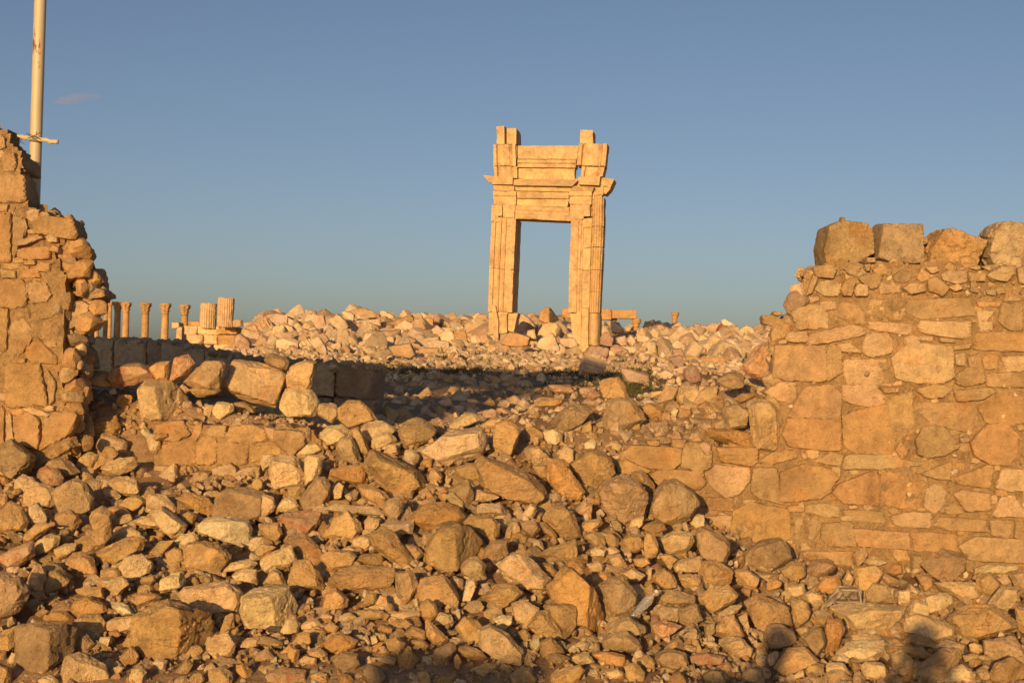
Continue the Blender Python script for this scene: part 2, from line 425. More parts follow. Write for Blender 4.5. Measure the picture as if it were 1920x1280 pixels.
t 1650,440 1750,420 1850,490 1830,570 1740,560
t 1400,460 1440,370 1530,360 1650,440 1660,510 1600,560 1480,560
r 1040,830 1150,810 1270,850 1200,910 1110,950 1050,900 |reddish crumbling stone|between the bottle and the burnt stone
t 40,890 100,870 145,930 130,980 60,950
w 470,990 530,960 590,980 540,1040
p 1640,1180 1690,1150 1700,1190 1650,1200
g 1440,850 1520,820 1520,900 1450,940
@F
p -100,640 0,572 240,568 312,720 300,780 180,872 -60,860 -112,760 R160 |large block with a bright face and dark right side|above the bed of cobbles
t 245,510 290,370 390,355 470,450 520,560 490,590 380,580 260,570 |domed tan stone|above the black hollow
t 60,500 130,430 190,450 240,560 100,550 50,530
t 530,600 570,480 650,420 780,400 1020,420 1040,500 960,600 800,590 700,580 600,570 |very long brown boulder|lying level beside the deepest black hollow
t 515,680 530,600 600,570 690,650 680,700 600,750 510,740
g 1040,450 1170,440 1220,560 1150,680 1060,620
t 1210,640 1240,500 1400,470 1500,570 1520,650 1400,690 1230,680 |flat-topped tan block|right of the deepest black hollow, pebbles on top
p 1395,540 1480,475 1550,500 1550,580 1500,595 1410,570
w 1550,660 1580,510 1640,495 1655,540 1610,660 |thin white stone standing on end|right of the flat-topped block
t 1700,632 1800,548 1912,528 1992,600 1920,680 1820,728
t 795,680 830,600 900,610 900,680 840,700
t 890,700 930,620 980,630 1005,710
p 1010,770 1110,730 1220,740 1230,790 1100,805 1020,820 |low bright step-like stone|strewn with chips
t 1220,680 1290,650 1350,690 1370,760 1310,820 1240,770
p 1340,820 1380,750 1470,770 1480,830 1420,850
t 1255,810 1290,805 1440,940 1420,980 1340,1010 1280,920 |pointed tan sliver|leaning left above the shaded cobbles
t 1500,860 1560,780 1650,810 1700,860 1690,970 1560,980
p 1668,880 1760,840 1900,920 2020,1060 1980,1140 1860,1120 1680,1000 |large pale slanting boulder|near the bottom edge, centre
w 1780,800 1850,770 1920,780 1920,840 1850,880
g 1310,1080 1350,1030 1450,1000 1480,960 1500,1030 1430,1130 1320,1150
t 1490,1000 1600,1000 1700,1050 1740,1100 1680,1120 1560,1080
t 1485,1090 1510,1060 1545,1120 1530,1180 1490,1160
p 1600,1180 1720,1130 1820,1130 1800,1180 1700,1220
t 1350,1240 1480,1200 1580,1260 1560,1290 1350,1290
t 1160,960 1250,950 1300,1000 1280,1035 1200,1000
t 970,960 1050,930 1120,980 1080,1070 1000,1040
o 1065,1090 1140,1020 1220,1100 1170,1180 1080,1160 |rounded orange cobble|largest of the shaded bottom cobbles
p 920,1010 960,1000 1010,1060 950,1065
p 890,1090 960,1070 1050,1090 1040,1150 950,1120
o 840,1030 930,970 970,970 910,1050
g 565,1090 650,1040 760,1060 780,1140 700,1190 600,1150
o 515,990 560,930 640,900 760,960 740,1010 650,1040 560,1060 |domed orange stone|in the bed of cobbles at the bottom
p 180,900 240,790 290,770 330,830 320,900 220,910
p 330,830 440,790 490,840 440,880 350,880
t 0,930 60,920 190,970 200,1020 60,1000 0,980
t 265,980 330,900 400,900 420,970 340,1010
o 190,1050 250,990 330,1030 310,1110 220,1120
p 325,1110 370,1070 450,1090 450,1140 350,1145
t 385,1040 480,1020 550,1070 480,1100 410,1080
g 0,1060 80,1020 150,1100 100,1110 0,1110
r 60,1210 200,1160 370,1180 370,1260 250,1290 80,1290 |big reddish boulder in shade|at the bottom edge
o 600,1290 650,1200 700,1220 760,1290
p 600,780 700,750 770,790 700,820 620,810
p 460,790 500,750 590,770 560,810
t 510,860 560,820 620,860 600,900 530,890
p 770,840 820,870 860,900 850,930 780,870
t 915,860 950,830 1030,870 1010,910 920,890
t 760,740 850,720 950,740 960,790 880,800 780,780
w 1190,690 1215,660 1220,720
d 75,870 110,850 180,860 185,895 100,890 |smooth blackish pebble|under the dark-sided large block
w 805,940 830,910 860,970 850,1000
w 860,930 900,920 920,970 870,990
p 890,900 970,910 990,960 930,960
t 1120,910 1180,850 1270,890 1290,970 1180,930
g 1070,830 1120,790 1180,840 1130,880
@E
t 1000,830 1040,740 1170,670 1250,650 1420,750 1590,780 1600,940 1400,1100 1210,1090 1010,980 R1400 |biggest two-faced squared block|bottom left, bright face and rough brown side
g 130,860 240,830 480,830 555,870 530,1060 400,1190 200,1200 130,1130 R440 |big brown upright block with hollowed top|bottom left corner
g -80,440 60,460 170,500 215,620 150,720 0,850 -80,880 |great dark grey slab|cut by the picture's left edge
t 0,900 130,850 130,1020 20,1060 -40,1000
p 470,1170 510,1080 600,1050 700,1090 780,1140 830,1270 470,1280 |rough pale boulder|at the bottom edge, right of the upright block
y 1550,1010 1600,930 1720,890 1780,970 1740,1060 1620,1100 |pitted yellowish stone|right of the biggest two-faced block
p 1340,620 1400,560 1560,560 1700,520 1800,590 1830,650 1800,750 1660,760 1500,730 1350,660 |bone-shaped pale boulder with rusty patches|above the two-faced block
o 530,730 570,650 650,640 780,690 800,740 660,760 570,795
w 835,690 880,660 960,700 1010,760 920,770 860,740 |small chalky stone|left of the biggest two-faced block
o 360,790 400,740 490,740 560,800 540,830 380,815
t 560,810 640,760 740,760 790,830 760,920 600,860
p 795,830 860,790 1010,780 990,880 920,900 800,880
p 720,510 800,510 920,475 965,540 880,620 800,560
t 960,650 1060,600 1170,600 1210,640 1040,710
p 1210,500 1290,460 1400,450 1430,520 1300,590 1210,600
t 1040,530 1080,480 1160,470 1170,510 1100,560
p 185,480 250,390 310,400 350,500 340,590 230,590 |tall pale tooth-like stone|right of the great dark slab
t 355,510 380,440 450,430 530,520 490,560 380,620 350,600
t 230,600 330,600 350,640 280,665
w 1145,1130 1180,1095 1255,1110 1240,1180 1200,1200
p 965,1270 990,1170 1060,1150 1100,1200 1080,1290 960,1290
t 1310,1200 1400,1100 1450,1150 1400,1220
p 65,1100 90,1050 130,1060 130,1120 80,1140
g 540,880 620,880 710,980 640,1060 550,1040
t 920,990 960,920 1010,940 1040,1010 980,1020
t 1400,1060 1440,1000 1500,1000 1530,1040 1480,1090
p 1800,990 1850,940 1940,940 1930,1020 1810,1010
t 1640,930 1690,780 1750,750 1760,860 1700,900
t 320,360 440,400 560,490 470,500 350,440
t 545,580 620,560 760,560 780,640 660,640
p 1670,450 1730,380 1860,350 1930,380 1900,420 1740,440
p 1740,470 1830,420 1920,430 1920,530 1790,510
@H
t 95,430 180,365 270,380 280,470 200,520 120,480
g 285,440 340,360 440,345 500,400 480,460 400,480 300,520
t 650,420 800,400 860,450 800,560 700,620 660,520 |smooth tan shield-like stone|under the curled boulder
g 620,330 720,255 750,310 700,380 640,420
o 720,230 770,170 880,185 930,260 900,310 780,290 |rusty orange curled boulder|leaning on the foot of the tall masonry
t 900,330 970,240 1060,260 1065,380 960,390
w 700,370 800,330 890,370 880,400 750,390
o 880,450 930,380 1000,390 1010,460 940,480
r 810,460 860,450 980,510 960,560 880,540 |curved pinkish shard|below the curled boulder
g 1140,400 1300,280 1480,320 1470,430 1380,510 1280,505 1150,440 |broad pointed grey boulder|its point to the left, before the tall masonry
g 1070,310 1180,330 1100,450 1070,400
t 1100,470 1150,440 1240,500 1230,590 1180,600
p 1250,530 1400,520 1540,520 1580,620 1450,650 1300,600
o 370,560 420,480 540,480 560,540 480,610 400,600
p 560,520 600,430 640,500 610,560
g 740,600 790,530 900,550 980,620 970,690 800,680 740,660
p 980,590 1060,580 1060,680 1010,720 980,690
p 440,710 520,675 700,685 870,690 1010,710 1000,770 900,820 860,880 680,890 600,850 560,770 |widest pale boulder|keel-shaped, below the hollow block fragment
p 1030,760 1100,650 1190,680 1210,760 1100,780
p 1190,640 1300,600 1370,610 1380,680 1280,750 1200,750
p 1030,800 1100,760 1220,780 1380,850 1380,930 1260,970 1130,900 1030,890 |knobbly pale boulder|right of the photographer's head shadow
t 1350,800 1420,720 1560,690 1660,690 1850,820 1840,930 1600,950 1400,910 |vast low tan boulder|bottom right, a white chip on top
t 1560,500 1660,440 1740,540 1640,650 1580,590
p 1560,420 1650,390 1880,390 1890,420 1740,470 1650,440 1560,470
g 1810,470 1920,440 1960,600 1870,590
p 1650,680 1750,560 1860,560 1860,640 1760,760 1680,710
t 1850,720 1960,700 1960,920 1880,880
g 1620,960 1840,930 1920,1050 1900,1130 1700,1120 1630,1060 |flat-topped grey block|bottom right corner, shadow on its left
t 1660,1230 1700,1130 1830,1085 1900,1130 1910,1210 1840,1290 1680,1290 |low tan boulder|bottom right corner, cut by the bottom edge
w 480,1020 540,970 750,960 860,960 870,1060 740,1110 530,1090 |long bright cream stone|left of the photographer's head shadow
g 250,930 340,860 400,870 430,960 400,1090 350,1120
o 400,800 540,800 570,880 520,1010 440,1070 430,950 |upright orange stone|with a curved shadow on its right edge
t 330,800 390,770 450,790 400,860
t 50,1160 150,1020 270,1010 370,1110 260,1160 130,1220 |tan wedge-topped boulder|right of the second shadow blob
w 0,1070 60,1040 110,1060 50,1140 0,1150
g 0,850 100,840 190,900 210,960 130,1010 20,1030 -30,930
t 180,690 240,650 310,690 320,790 230,870 180,800
p 250,620 320,590 400,620 420,680 340,720
p 130,560 260,530 280,600 160,640
t 280,1150 360,1130 420,1140 410,1220 290,1210
p 440,1130 560,1125 610,1200 580,1230 440,1215 |neat small rectangular stone|on the bottom earth, shadow on its right
p 695,1150 740,1120 870,1120 880,1220 820,1250 710,1240
g 930,1060 1000,1030 1080,1100 1080,1200 940,1210
g 1090,1190 1200,1100 1300,1020 1440,1030 1500,1080 1400,1150 1300,1280 1120,1280
p 1300,1280 1380,1180 1450,1140 1520,1180 1550,1270
o 880,1050 960,1000 1100,1010 1250,1060 1180,1110 1050,1050
p 130,1250 260,1190 270,1230 150,1260
p 630,920 700,900 850,930 840,970 640,960
w 1490,740 1520,725 1530,750
t 1030,940 1130,910 1220,960 1260,1020 1040,1010
p 240,880 280,860 310,890 260,910
t 1460,1070 1580,1050 1570,1100 1480,1120
g 300,1230 430,1240 440,1290 200,1290
w 1720,500 1800,480 1830,530 1760,550
@L
t 490,700 510,680 640,670 690,740 715,835 660,840 520,820 |lone squared tan block|standing on the crest before the distant green weeds
g 925,850 1000,730 1085,740 1080,790 1040,860 980,890 |tilted dark grey slab|left of the round cream stone on the crest
p 1075,830 1100,740 1230,740 1235,850 1240,890 1120,880 |round cream stone|on the crest between two dark grey stones
g 1235,790 1290,740 1390,730 1370,840 1280,860
g 1350,700 1470,630 1570,640 1570,740 1470,760 Y10.6 |angular grey block|left of the pink boulder by the masonry
r 1570,600 1650,450 1780,400 1810,440 1800,620 1720,690 1620,650 Y10.75 |big pink speckled boulder|against the stepped edge of the masonry
y 1610,900 1700,840 1780,850 1840,930 1830,1180 1800,1210 1690,1200 1650,1170 Y10.16 |tall cream ribbed stone|standing upright in the masonry edge
g 1410,900 1530,870 1610,920 1590,1040 1450,1060 Y10.2 |shaded brown block|left of the tall ribbed stone
o 1310,1050 1420,1060 1500,1060 1640,1090 1640,1180 1480,1170 1340,1130 Y10.2
t 0,880 50,820 200,830 240,860 150,910 60,900
p 870,780 960,770 960,820 880,820
r 390,810 430,770 490,780 510,810 440,840 |red and white broken stone|left of the lone squared block
r 115,770 120,725 270,725 310,780 270,800 |low pink dressed block|on the ground beyond the crest
t 800,900 880,860 1000,920 960,1000 880,1000
w 1030,930 1060,890 1090,910 1060,990
t 1500,830 1570,790 1660,790 1650,840 1540,870 Y10.3
'''
RIGHT_WALL = '''
@M
t 450,450 560,420 610,470 580,520 470,510
w 665,460 700,430 775,435 765,490 740,510 700,490
p 810,380 870,380 870,410 820,415
w 800,430 840,420 835,470 810,470
g 760,520 830,480 920,500 900,580 850,595 800,560
d 1000,500 1060,460 1125,480 1120,530 1060,555 1010,540
w 1160,520 1190,455 1250,490 1240,530 1190,550
p 1220,450 1290,440 1310,470 1260,490
p 1330,490 1380,465 1500,470 1500,540 1440,560 1340,530
t 1510,450 1580,430 1600,450 1580,465
p 1600,440 1680,430 1660,470
p 1640,500 1740,440 1810,445 1820,490 1770,540 1680,530
p 1850,450 1950,440 1950,560 1860,550
t 1510,480 1630,490 1620,540 1520,540
p 470,600 500,540 600,530 640,580 620,640 530,640
g 640,600 660,540 700,520 740,540 710,640 660,640
p 730,600 760,560 820,570 820,640 740,640
y 900,580 930,555 1050,570 1050,620 910,625
p 1060,590 1120,550 1210,560 1220,610 1120,630
t 1230,530 1290,510 1370,590 1330,640 1240,610
p 1370,580 1440,560 1470,590 1420,610
g 1530,540 1560,540 1580,620 1520,610
w 1630,600 1700,590 1700,640 1640,630
w 1700,590 1750,580 1760,620 1710,630
t 400,640 450,500 480,520 440,620
p 410,650 490,640 500,670 430,690
p 500,690 520,675 610,680 610,730 520,740
p 310,760 380,700 490,700 560,760 550,860 350,870
t 610,750 640,690 740,690 800,750 820,830 700,840 640,810
y 830,740 860,660 1080,670 1085,760 1060,810 860,800
y 840,810 1140,830 1110,910 960,880 835,870
t 1090,720 1110,670 1440,660 1530,655 1550,770 1430,780 1200,795 1110,760
y 1170,850 1200,810 1530,820 1520,925 1380,925 1200,890
o 1570,680 1750,680 1740,710 1590,715
p 1760,660 1870,655 1870,675 1760,675
p 1575,740 1690,750 1680,870 1600,880
t 1730,760 1740,690 1880,690 1880,880 1790,870 1720,820
o 1560,940 1580,890 1950,900 1950,1025 1570,1010
y 250,890 410,880 415,930 400,960 270,950
t 160,900 200,830 240,850 240,930 170,950
y 420,960 430,900 700,840 800,860 800,910 560,960 430,975
p 610,970 700,960 790,1030 640,1020
y 790,990 820,900 960,895 1000,960 990,1030 870,1055 800,1040
t 1000,930 1080,930 1070,990 1000,1040
p 1175,940 1180,910 1270,920 1270,955
t 1315,925 1425,935 1425,960 1320,955
t 1405,980 1540,960 1520,1000 1410,1010
t 180,1190 200,980 530,985 540,1100 530,1220 300,1220
t 550,985 640,990 655,1160 560,1220 545,1200
y 670,1080 960,1070 990,1250 690,1240 665,1150
p 1000,1070 1080,990 1200,970 1400,990 1410,1190 1340,1230 1160,1240 1030,1200
p 1420,1040 1490,1025 1485,1120 1430,1110
t 1510,1060 1600,1030 1600,1140 1520,1130
o 1610,1070 1660,1030 1720,1050 1710,1140 1630,1140
y 1740,1060 1950,1050 1950,1150 1780,1160
g 1430,1190 1500,1130 1620,1140 1630,1230 1500,1260 1440,1240
t 1640,1170 1950,1160 1950,1270 1650,1260
@N
y 410,110 500,50 590,50 600,130 560,180 480,150
o 550,260 520,350 560,420 780,445 845,440 848,270
t 550,250 640,80 800,65 850,120 848,262
y 870,70 1060,65 1120,150 1110,180 1000,195 870,160
o 1080,80 1190,85 1180,110 1110,115
o 870,250 950,220 1120,180 1130,330 1170,360 1150,460 960,460 880,420
t 1130,140 1270,110 1280,320 1170,335 1130,250
t 1290,90 1400,60 1500,90 1440,140 1350,145
t 1510,100 1700,80 1760,100 1680,150 1530,165
t 1300,180 1400,165 1640,180 1650,300 1590,340 1380,290
o 1650,190 1800,110 1940,100 1940,280 1830,300 1700,280
g 1290,380 1340,310 1450,310 1540,420 1450,470 1350,490 1300,460
o 1610,400 1700,300 1800,290 1880,360 1880,460 1820,530 1720,520 1640,480
t 1170,440 1200,390 1240,460 1210,500
y 880,500 900,470 1130,470 1330,530 1080,555 880,555
t 1310,580 1500,510 1490,620 1400,610
o 1520,600 1700,530 1740,540 1720,660 1530,640
y 1750,660 1790,550 1940,560 1940,680 1830,680
o 140,430 370,430 370,510 340,540 160,510
o 380,510 450,460 600,440 600,490 450,530
p 620,450 660,470 650,500 630,490
t 700,510 790,460 870,470 850,540
y 85,600 130,530 320,550 325,620 260,700 190,715 100,650
t 335,680 350,550 480,550 490,650 520,760 380,720
o 500,740 510,570 640,530 780,550 840,600 790,680 740,720 560,740
t 800,540 850,540 850,600 800,600
o 810,690 850,640 1060,560 1080,640 1070,760 880,750
o 1085,740 1090,600 1130,575 1290,580 1325,640 1310,780 1200,780
p 1340,780 1350,670 1400,640 1470,680 1450,780 1400,810
t 1510,700 1560,670 1720,700 1720,790 1580,800
p 1710,710 1760,700 1760,750 1720,760
p 1730,830 1780,720 1850,700 1940,830
o 75,790 80,720 230,720 230,800
y 70,830 220,820 210,920 100,890
o 210,950 240,800 330,750 545,790 560,960 420,975
t 545,770 640,760 640,800 550,800
w 650,800 670,760 760,750 850,780 840,830 770,835
t 860,790 1100,800 1120,870 930,850
y 1140,830 1250,800 1380,810 1370,900 1180,885
t 1400,880 1440,830 1700,850 1710,920 1500,910
t 1720,850 1860,850 1840,940 1730,940
t 1870,860 1940,860 1940,960 1860,950
t 600,830 730,850 700,990 580,980
t 750,870 920,860 940,1000 790,1000 740,960
t 930,900 1240,920 1250,1020 960,1000
o 1270,920 1520,930 1530,1040 1290,1030
t 1550,1000 1640,950 1940,960 1940,1100 1600,1080
t 640,1100 640,1030 930,1030 920,1110
@C
o 860,340 900,300 1090,310 1260,320 1250,430 1170,490 960,450 870,400
t 1270,400 1300,280 1430,280 1500,340 1490,460 1420,490 1270,460
o 770,430 860,410 1050,490 1000,510 820,510
o 1050,520 1100,480 1420,490 1445,580 1390,630 1100,610
'''
LEFT_WALL = '''
@Q
t 0,210 40,240 45,310 0,330 -30,300
t 20,360 110,350 130,430 110,490 30,490
t -60,510 180,520 195,700 150,720 -60,720
t 150,380 230,400 240,500 190,520 140,470
t 45,255 90,255 130,310 110,340 50,330
p 200,790 240,765 295,775 290,830 250,865 205,840
t 310,790 360,790 380,820 320,830
o 260,900 300,820 430,830 550,850 585,950 560,1000 440,970 330,960 270,950
o -60,810 95,810 90,1160 30,1160 -60,1100
t 100,810 200,850 210,920 150,1000 100,1150
p 130,1050 150,1000 310,970 330,990 200,1040
o 140,1140 130,1070 310,1050 380,1060 370,1140 250,1150
p 350,980 400,950 440,990 440,1020 380,1020
p 480,1060 540,1020 640,1040 660,1090 640,1150 560,1130 500,1120
p 560,1000 620,990 630,1020 580,1025
t 370,1080 410,1040 450,1060 450,1100
p 440,1140 480,1120 520,1130 500,1150
t 0,740 70,735 60,790 0,790
t 80,760 120,755 110,790
@J
t 10,100 120,110 125,165 20,165
o 150,165 170,100 290,90 305,160
o 310,170 400,60 480,50 560,150 590,180 520,215 430,195
t 490,60 650,70 750,130 750,210 590,180
o -40,180 170,180 215,250 200,370 120,390 -40,380
t 200,220 260,190 350,200 390,290 350,345 240,355
t 590,280 700,240 810,260 820,310 720,330 600,300
t 490,260 560,260 590,330 510,330
y 500,380 540,350 660,345 710,380 700,440 640,470 510,430
o -40,400 70,400 55,700 -40,740
t 80,560 100,500 180,470 250,560 230,640 120,780 70,740
o 190,760 200,690 290,620 430,760 420,810 260,800
y 430,550 540,480 600,610 560,630 440,590
t 300,480 340,430 440,400 400,460
o 50,880 60,810 300,810 360,1120 60,1130
t 360,850 420,950 410,1080 370,1120
t 380,840 500,820 540,880 420,900
@A
o -40,0 35,20 30,300 -40,310
y 50,60 90,60 110,250 50,280
o 110,80 220,55 300,100 300,330 180,300 120,240
y 170,20 250,10 380,60 370,90 240,65
o 300,330 340,150 400,50 560,50 580,100 530,210 430,260 330,330
'''
LOW_WALL = '''
@A
o 1170,150 1290,120 1370,110 1430,215 1330,265 1190,260
o 1435,240 1460,150 1520,130 1510,210 1470,270
t 1540,190 1600,150 1700,150 1680,240 1560,225
o 1680,240 1740,160 1880,140 1988,180 2000,260 1880,280 1700,272
o 1215,300 1320,260 1460,260 1465,430 1340,460 1220,440
o 1480,280 1530,235 1630,240 1625,410 1590,440 1475,440
o 1630,290 1660,275 1870,290 1850,440 1700,440 1640,420
y 1160,450 1260,455 1270,490 1230,510 1160,485
o 1270,480 1400,450 1480,480 1460,520 1270,530
r 1245,560 1290,530 1420,530 1410,590 1320,650 1240,660
r 1420,580 1500,490 1600,500 1560,600 1520,650 1450,610
p 1610,470 1740,430 1790,480 1770,600 1630,590
p 1790,500 1850,460 1960,450 1960,620 1800,600
o 1880,300 2080,300 2120,330 2100,380 1880,430
t 2070,200 2120,180 2290,200 2290,290 2200,370 2130,320 2070,260
'''
TOP_BLOCKS = '''
@M
t 520,170 640,125 790,140 830,180 840,330 790,360 700,415 500,410 485,300 |squared tan block with a pebble on top|first on the masonry from its stepped edge
g 885,150 1170,155 1180,400 970,400 850,360 |smooth flat-faced grey block|second on top of the masonry, slightly tapered
o 1215,310 1300,190 1380,180 1600,260 1605,390 1500,450 1230,430 1200,370 |rough humped ochre block|third on top of the masonry
p 1620,290 1640,190 1700,130 1870,150 1960,200 1960,330 1850,430 1640,415 1610,340 |rough pocked pale block|fourth on top of the masonry, at the picture's right edge
t 638,136 643,100 666,100 672,138 |tiny pebble|perched on top of the squared tan block
t 1180,290 1200,230 1235,240 1230,290 |small upright cobble|wedged beside the rough humped block on the masonry
'''
FAR = '''
@K
g 300,240 360,220 440,240 480,290 400,270 300,260
p 480,330 520,270 600,290 640,350 620,390 560,370 480,380
p 480,390 560,370 640,400 630,480 480,480
p 690,240 720,200 830,205 845,290 790,320 700,290 |tall pale cube-like block|on the skyline of the ruin field
t 590,260 650,250 680,290 600,290
p 890,240 930,190 1000,250 1020,290 950,340 890,290 |tilted pale cube|below the summit heap of the ruin field
p 830,340 880,270 940,340 870,360
p 955,180 1010,175 1060,200 1050,260 1000,230
t 1020,170 1130,150 1240,190 1240,220 1100,230 |rounded rubble lump|summit of the ruin field
p 1060,250 1150,240 1250,230 1255,300 1170,290
p 1250,180 1280,170 1360,210 1350,250 1280,260 |hollowed pale block|on the skyline right of the summit lump
o 1320,260 1400,230 1490,200 1500,250 1400,290 1330,300
p 1350,300 1440,240 1510,280 1470,340 1370,320
o 1520,260 1560,225 1650,230 1645,310 1560,310 |rounded orange block|on the skyline halfway to the arch
t 970,340 1190,330 1210,400 1060,410 970,390 |long carved block|in the middle of the far rubble
t 1190,330 1400,310 1400,370 1270,400 1220,420
p 1060,260 1180,300 1200,330 1110,300
p 1240,420 1280,370 1360,360 1350,430 1270,450
p 1090,410 1160,385 1190,420 1180,460 1110,460
p 740,380 800,370 850,440 850,510 800,490 750,430
r 640,380 660,340 710,330 720,410 650,420
p 700,310 760,295 795,330 780,370 710,360
p 880,430 960,400 960,470 870,490
p 1500,390 1690,360 1720,450 1540,460 |long pale beam block|before the shrubs, left of the arch
t 1320,440 1480,410 1520,500 1480,530 1350,490 |long fallen wall block|half in shade beside the weeds
o 1540,450 1690,450 1680,520 1550,520 |orange squared block|at the end of the long pale beam
p 1600,340 1680,280 1750,330 1740,370 1620,350
o 1805,320 1890,320 1910,410 1810,410 |small orange carved cube|left of the arch foot
w 1760,440 1820,430 1860,470 1780,490
o 1700,240 1840,230 1860,260 1700,270
g 1190,490 1310,450 1340,490 1260,540 1190,520
g 1600,640 1660,610 1750,650 1740,690 1610,680 |rounded boulder in the shade|among the weeds below the arch
p 1680,850 1770,820 1800,880 1720,890
t 150,240 215,235 215,285 150,290
t 230,260 300,250 300,300 235,290
r 160,380 200,340 280,400 280,460 200,470 160,420
p 210,460 250,460 260,540 210,540
@R
t 30,1000 80,940 150,930 180,990 80,1060 30,1050
p 435,1000 480,920 590,1000 610,1050 480,1070 430,1050 |jamb-leaning pale block|against the arch's left jamb, seen in the doorway
o 650,930 700,870 750,880 790,960 850,1020 800,1060 740,1000 650,990 |pointed orange block|in the middle of the arch doorway
p 530,930 620,920 650,990 560,980
p 480,1090 600,1070 620,1170 520,1130
o 300,1180 380,1090 560,1140 540,1220 400,1230 300,1210 |carved cornice fragment|lying before the arch's left foot
p 620,1210 660,1160 760,1100 820,1190 860,1260 740,1270 640,1250 |big tilted pale block|before the arch doorway
p 640,1050 740,1010 770,1060 700,1110 640,1100
p 830,1150 970,1150 1000,1220 900,1250 840,1200
p 1260,1010 1320,990 1420,1060 1430,1110 1330,1100
r 1210,1150 1240,1100 1330,1150 1310,1230 1210,1210 |pink ragged block|touching the arch's right pedestal
p 1350,1150 1440,1130 1450,1220 1380,1220
t 110,1030 200,960 220,1060 150,1090
p 10,1150 60,1130 80,1190 30,1210
@L
w 1410,240 1440,230 1505,275 1480,310 1405,270 |white skyline slab|on top of the brick-red block by the masonry
x 1370,300 1410,270 1470,320 1430,385 1390,370 |brick-red block with a white spot|on the skyline under a white slab
g 1430,400 1490,350 1540,390 1500,450 1430,430
p 940,350 1080,330 1090,385 950,390
g 1030,300 1100,280 1140,310 1100,345
w 1090,400 1160,360 1220,380 1200,450 1100,440
g 1180,460 1225,460 1225,500 1190,500
p 1220,370 1300,350 1310,430 1240,430
w 1330,370 1370,335 1400,380 1370,430 1330,420 |upright rounded white stone|left of the brick-red block
o 1140,515 1250,515 1255,570 1145,560 |left kerb-like orange block|of a pair laid end to end
o 1255,520 1425,520 1430,570 1260,570 |right kerb-like orange block|of a pair laid end to end
r 1040,460 1110,450 1140,520 1100,560 1050,510
r 1010,530 1100,500 1140,570 1090,610
r 1130,620 1180,575 1230,600 1255,690 1180,710 1140,680 |egg-like pinkish boulder|below the kerb-like pair
p 920,640 1000,610 1060,650 1030,690 950,680
p 890,590 960,590 950,650 890,650
g 640,590 850,640 860,720 700,700
p 770,340 870,370 850,410 780,400
p 870,330 910,320 940,360 890,380
r 400,460 440,430 560,450 560,520 470,530 390,500 |pink and red broken block|above the fallen fluted drum in shade
p 620,370 690,360 700,430 630,430
p 700,400 730,340 820,480 760,480 |thin pale slab leaning left|right of the arch's right pedestal
t 560,250 640,260 690,340 580,340
r 490,390 560,330 610,400 570,430
p 850,420 920,420 930,470 860,470
g 1560,400 1600,390 1640,430 1580,450
p 1440,590 1560,600 1560,640 1450,620
'''
# ---- materials ----
def nodes(name):
    m = bpy.data.materials.new(name); m.use_nodes = True
    nt = m.node_tree; nt.nodes.clear()
    return m, nt
class NT:
    def __init__(s, nt): s.nt = nt
    def n(s, t, **kw):
        x = s.nt.nodes.new(t)
        for k, v in kw.items():
            if k in x.inputs: x.inputs[k].default_value = v
            else: setattr(x, k, v)
        return x
    def l(s, a, b): s.nt.links.new(a, b)
    def noise(s, vec, scale, detail=4, rough=.55, dist=0):
        x = s.n('ShaderNodeTexNoise'); x.inputs['Scale'].default_value = scale; x.inputs['Detail'].default_value = detail
        x.inputs['Roughness'].default_value = rough; x.inputs['Distortion'].default_value = dist
        s.l(vec, x.inputs['Vector']); return x.outputs['Fac']
    def ramp(s, fac, stops):
        x = s.n('ShaderNodeValToRGB'); e = x.color_ramp.elements
        while len(e) < len(stops): e.new(.5)
        for q, (p, c) in zip(e, stops):
            q.position = p; q.color = (*c, 1) if isinstance(c, tuple) else (c, c, c, 1)
        s.l(fac, x.inputs['Fac']); return x.outputs['Color']
    def mix(s, fac, a, b, mode='MIX'):
        x = s.n('ShaderNodeMix'); x.data_type = 'RGBA'; x.blend_type = mode
        for v, i in ((fac, x.inputs[0]), (a, x.inputs[6]), (b, x.inputs[7])):
            if hasattr(v, 'is_linked'): s.l(v, i)
            else: i.default_value = v if not isinstance(v, tuple) else (*v, 1)
        return x.outputs[2]
    def math(s, op, a, b=0.0):
        x = s.n('ShaderNodeMath'); x.operation = op
        for v, i in ((a, x.inputs[0]), (b, x.inputs[1])):
            if hasattr(v, 'is_linked'): s.l(v, i)
            else: i.default_value = v
        return x.outputs[0]
